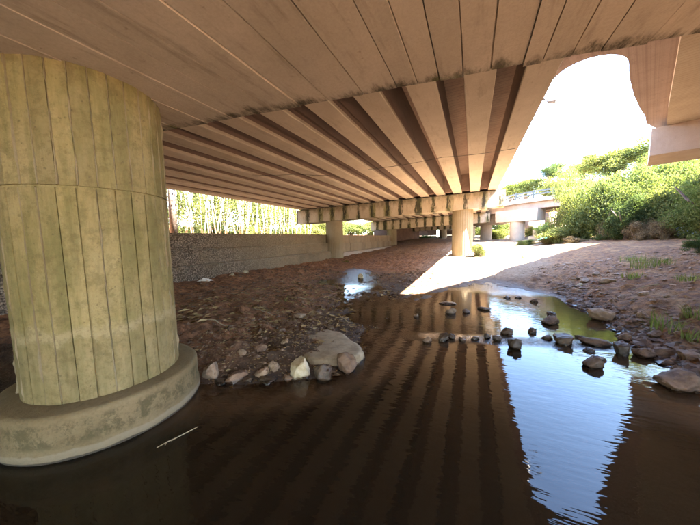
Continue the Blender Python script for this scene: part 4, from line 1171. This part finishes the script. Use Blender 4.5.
for i in range(9):
    tree(-17.6 - (i % 3) * .5, 10 + i * 2.2, 1.9, 1.5, .9, .6, ('leaf', 'leaf_bamboo', 'leaf_dark')[i % 3], i % 4, '%s low undergrowth bush, from the near column, at the feet of the bamboo' % ['leftmost', 'second', 'third', 'fourth', 'fifth', 'sixth', 'seventh', 'eighth', 'ninth'][i], 'undergrowth below the bamboo', 'shrub')
# unseen trees added behind the camera to hold back sky light
gb2 = 'unseen trees added behind the viewpoint to cut sky light'
words = ['first', 'second', 'third', 'fourth', 'fifth', 'sixth', 'seventh', 'eighth', 'ninth', 'tenth', 'eleventh', 'twelfth', 'thirteenth', 'fourteenth']
bt = [(-15.5, 5), (-15.5, 0), (-16, -5), (-15.5, -10), (-14, -16), (-10, -21), (-4, -23), (2, -22), (8, -19), (12, -13), (14, -7), (15, -1), (16, 5), (20, 10)]
for i, (x, y) in enumerate(bt):
    tree(x, y, float(base_z(x, y)[0]), 3.6, 4.6, 4.6, ('leaf', 'leaf_yellow')[i % 2], i % 4, '%s unseen tree clockwise behind the viewpoint, added to cut sky light' % words[i], gb2)
dt = thing('tree', 'dark straight tree trunk among the pale bamboo next to the column', 'tree', (-15.0, 9.3, 2.1))
mesh_obj('trunk', *tube([(0, 0, -.2), (.02, .05, 3), (.1, .1, 7)], [.2, .17, .1], 10), 'bark', dt, True)
c = bpy.data.objects.new('crown', get_crown(1, 'leaf')); C.objects.link(c); c.parent = dt; c.location = (0, 0, 7.5); c.scale = (2, 2, 1.8)

# grass tufts
def grass_mesh(seed, n, h, w):
    r = random.Random(seed); v = []; f = []; tone = []
    for i in range(n):
        a = r.uniform(0, 6.28); q = w * r.random() ** .6; bx, by = math.cos(a) * q, math.sin(a) * q
        lean = r.uniform(.1, .7); hh = h * r.uniform(.5, 1); da = a + r.gauss(0, .8); wd = .004 + .004 * r.random()
        dx, dy = math.cos(da), math.sin(da); tn = r.random(); o = len(v)
        for s, (t, ww) in enumerate(((0, 1), (.55, .8), (1, .05))):
            cx, cy, cz = bx + dx * lean * hh * t * t, by + dy * lean * hh * t * t, hh * t * (1 - .25 * lean * t)
            v += [(cx - dy * wd * ww, cy + dx * wd * ww, cz), (cx + dy * wd * ww, cy - dx * wd * ww, cz)]; tone += [tn, tn]
        f += [(o, o + 1, o + 3, o + 2), (o + 2, o + 3, o + 5, o + 4)]
    return v, f, tone
for i, (u, v_, hp, wp, lab) in enumerate([
    (646, 268, 18, 24, 'pale tall grass tuft high on the bank under the plastic sheet'), (634, 262, 9, 22, 'thin grass patch left of the pale tall tuft'),
    (662, 266, 12, 16, 'light grass tuft right of the pale tall tuft'), (632, 279, 9, 18, 'low yellowish tuft beside the dark hollow on the bank'),
    (663, 330, 24, 26, 'fresh green grass tuft on the lower right bank'), (693, 342, 14, 22, 'broad low green tuft at the right edge near the water'),
    (697, 318, 18, 18, 'green tuft at the right picture edge'), (690, 283, 11, 20, 'thin yellowish tuft high at the right edge'),
    (655, 235, 6, 18, 'grass fringe at the crest left of the plastic sheet'), (485, 253, 12, 14, 'weeds right of the column foot in the sunlight'),
    (560, 243, 8, 24, 'green fringe at the start of the sunny path'), (525, 258, 5, 8, 'sprig on the sunny ground'), (345, 262, 3, 8, 'weed at the foot of the left column'),
    (286, 303, 10, 4, 'lone dry stalk standing on the mud flat')]):
    x, y, z, t = spot(u, v_); dep = Vector((x, y, z - H)).dot(F_)
    h = hp * dep / FPX; w_ = wp * dep / FPX / 2
    vv, ff, tn = grass_mesh(i, 8 if wp < 6 else int(50 + 110 * w_), h, w_)
    o = mesh_obj('grass_tuft', vv, ff, 'grass', None, False, ('tone', 'POINT', tn)); o.location = (x, y, float(ground_z(x, y)[0]) - .02)
    tag(o, lab, 'grass', 'grass tufts')

# ------------------------------------------------------------------ small things
# drift sticks left on the mud
for i, (u, v_, L, a, lab) in enumerate([
    (222, 326, .55, .3, 'crooked dry stick on the mud flat near the column'), (262, 312, .7, -.2, 'long pale stick lying across the mud flat'),
    (305, 300, .5, .5, 'short stick beyond the long pale one on the mud flat'), (346, 322, .45, -.6, 'stick at the edge of the brown shallows'),
    (240, 295, .8, .1, 'thin branch lying below the pebbled wall'), (610, 330, .5, .4, 'stick stranded on the right shore above the riffle'),
    (655, 285, .8, -.1, 'bleached branch lying across the upper right bank'), (383, 291, .6, .3, 'stick beside the tip of the sunny ground')]):
    x, y, z, t = spot(u, v_); r = random.Random(i + 40); z = float(ground_z(x, y)[0]); pts = []
    for k in range(6):
        q = (k / 5 - .5) * L; px, py = x + math.cos(a) * q + r.gauss(0, .015), y + math.sin(a) * q + r.gauss(0, .015)
        pts.append((px - x, py - y, float(ground_z(px, py)[0]) - z + .015 + r.uniform(0, .01)))
    o = mesh_obj('stick', *tube(pts, [.006, .010, .011, .010, .008, .004], 6), 'twig'); o.location = (x, y, z); tag(o, lab, 'stick', 'drift sticks on the banks')
# floating twig
x, y, z, t = spot(176, 440); x2, y2, _, _ = spot(157, 450); x3, y3, _, _ = spot(198, 429)
tw = thing('twig', 'pale dry twig floating by the plinth of the nearest column', 'twig', (x, y, 0))
part('stem', *tube([(x2, y2, .006), ((x + x2) / 2, (y + y2) / 2 + .01, .01), (x, y, .008), (x3, y3, .012)], [.0025, .004, .0045, .003], 6), 'twig', tw)
part('side_shoot', *tube([(x, y, .008), (x + .015, y - .05, .02)], [.003, .0015], 5), 'twig', tw)
part('side_shoot', *tube([((x + x2) / 2, (y + y2) / 2, .01), ((x + x2) / 2 + .03, (y + y2) / 2 - .03, .015)], [.003, .0015], 5), 'twig', tw)
# crumpled plastic sheet
def crumple(name, u, v_, wpx, hpx, mat, label, cat, seed):
    x, y, z, t = spot(u, v_); dep = Vector((x, y, z - H)).dot(F_); w_ = wpx * dep / FPX; h = hpx * dep / FPX
    n = 14; V = []; Fc = []
    for j in range(n):
        for i in range(n):
            a, b = i / (n - 1) - .5, j / (n - 1) - .5
            zz = h * max(0, 1 - (abs(a) * 1.9) ** 2) * max(0, 1 - (abs(b) * 1.8) ** 2) * (.65 + .7 * mnoise.noise(Vector((a * 6, b * 6, seed)))) + .05 * h * mnoise.noise(Vector((a * 18, b * 18, seed)))
            V.append((a * w_ * (1 + .2 * mnoise.noise(Vector((a * 3, b * 3, seed + 5)))), b * w_ * .7, zz))
    for j in range(n - 1):
        for i in range(n - 1): Fc.append((j * n + i, j * n + i + 1, (j + 1) * n + i + 1, (j + 1) * n + i))
    o = mesh_obj(name, V, Fc, mat, None, False); o.location = (x, y, z); o.rotation_euler[2] = .4
    sm = o.modifiers.new('thickness', 'SOLIDIFY'); sm.thickness = .01
    tag(o, label, cat); return o
crumple('plastic_sheet', 681, 236, 20, 16, 'plastic', 'crumpled white and blue plastic sheet on the crest of the right bank', 'plastic sheet', 3)
crumple('teal_tarp', 547, 240, 14, 5, 'teal', 'teal plastic heap lying under the end of the far bridge', 'tarp', 6)
crumple('litter_bag', 205, 281, 12, 4, 'paper', 'white litter scrap at the foot of the pebbled wall', 'litter', 8)
for (u, v_, w_, h_, lab, s) in ((536, 240, 6, 11, 'pale upright concrete block under the far bridge, left one', 1), (555, 240, 7, 8, 'pale upright concrete block under the far bridge, right one', 2), (531, 240, 5, 5, 'small pale rubble block beside the far bridge column', 3)):
    x, y, z = at(u, v_, 27); dep = Vector((x, y, 0)).dot(F_); a = w_ * dep / FPX / 2; h = h_ * dep / FPX
    z = float(base_z(x, y)[0])
    v, f = prism([(x - a, y - a * .8), (x + a, y - a), (x + a * .9, y + a), (x - a * .9, y + a * .9)], z - .2, lambda p, q: z + h + .05 * (p - x))
    o = mesh_obj('concrete_block', v, f, 'plain'); tag(o, lab, 'block', 'blocks under the far bridge')
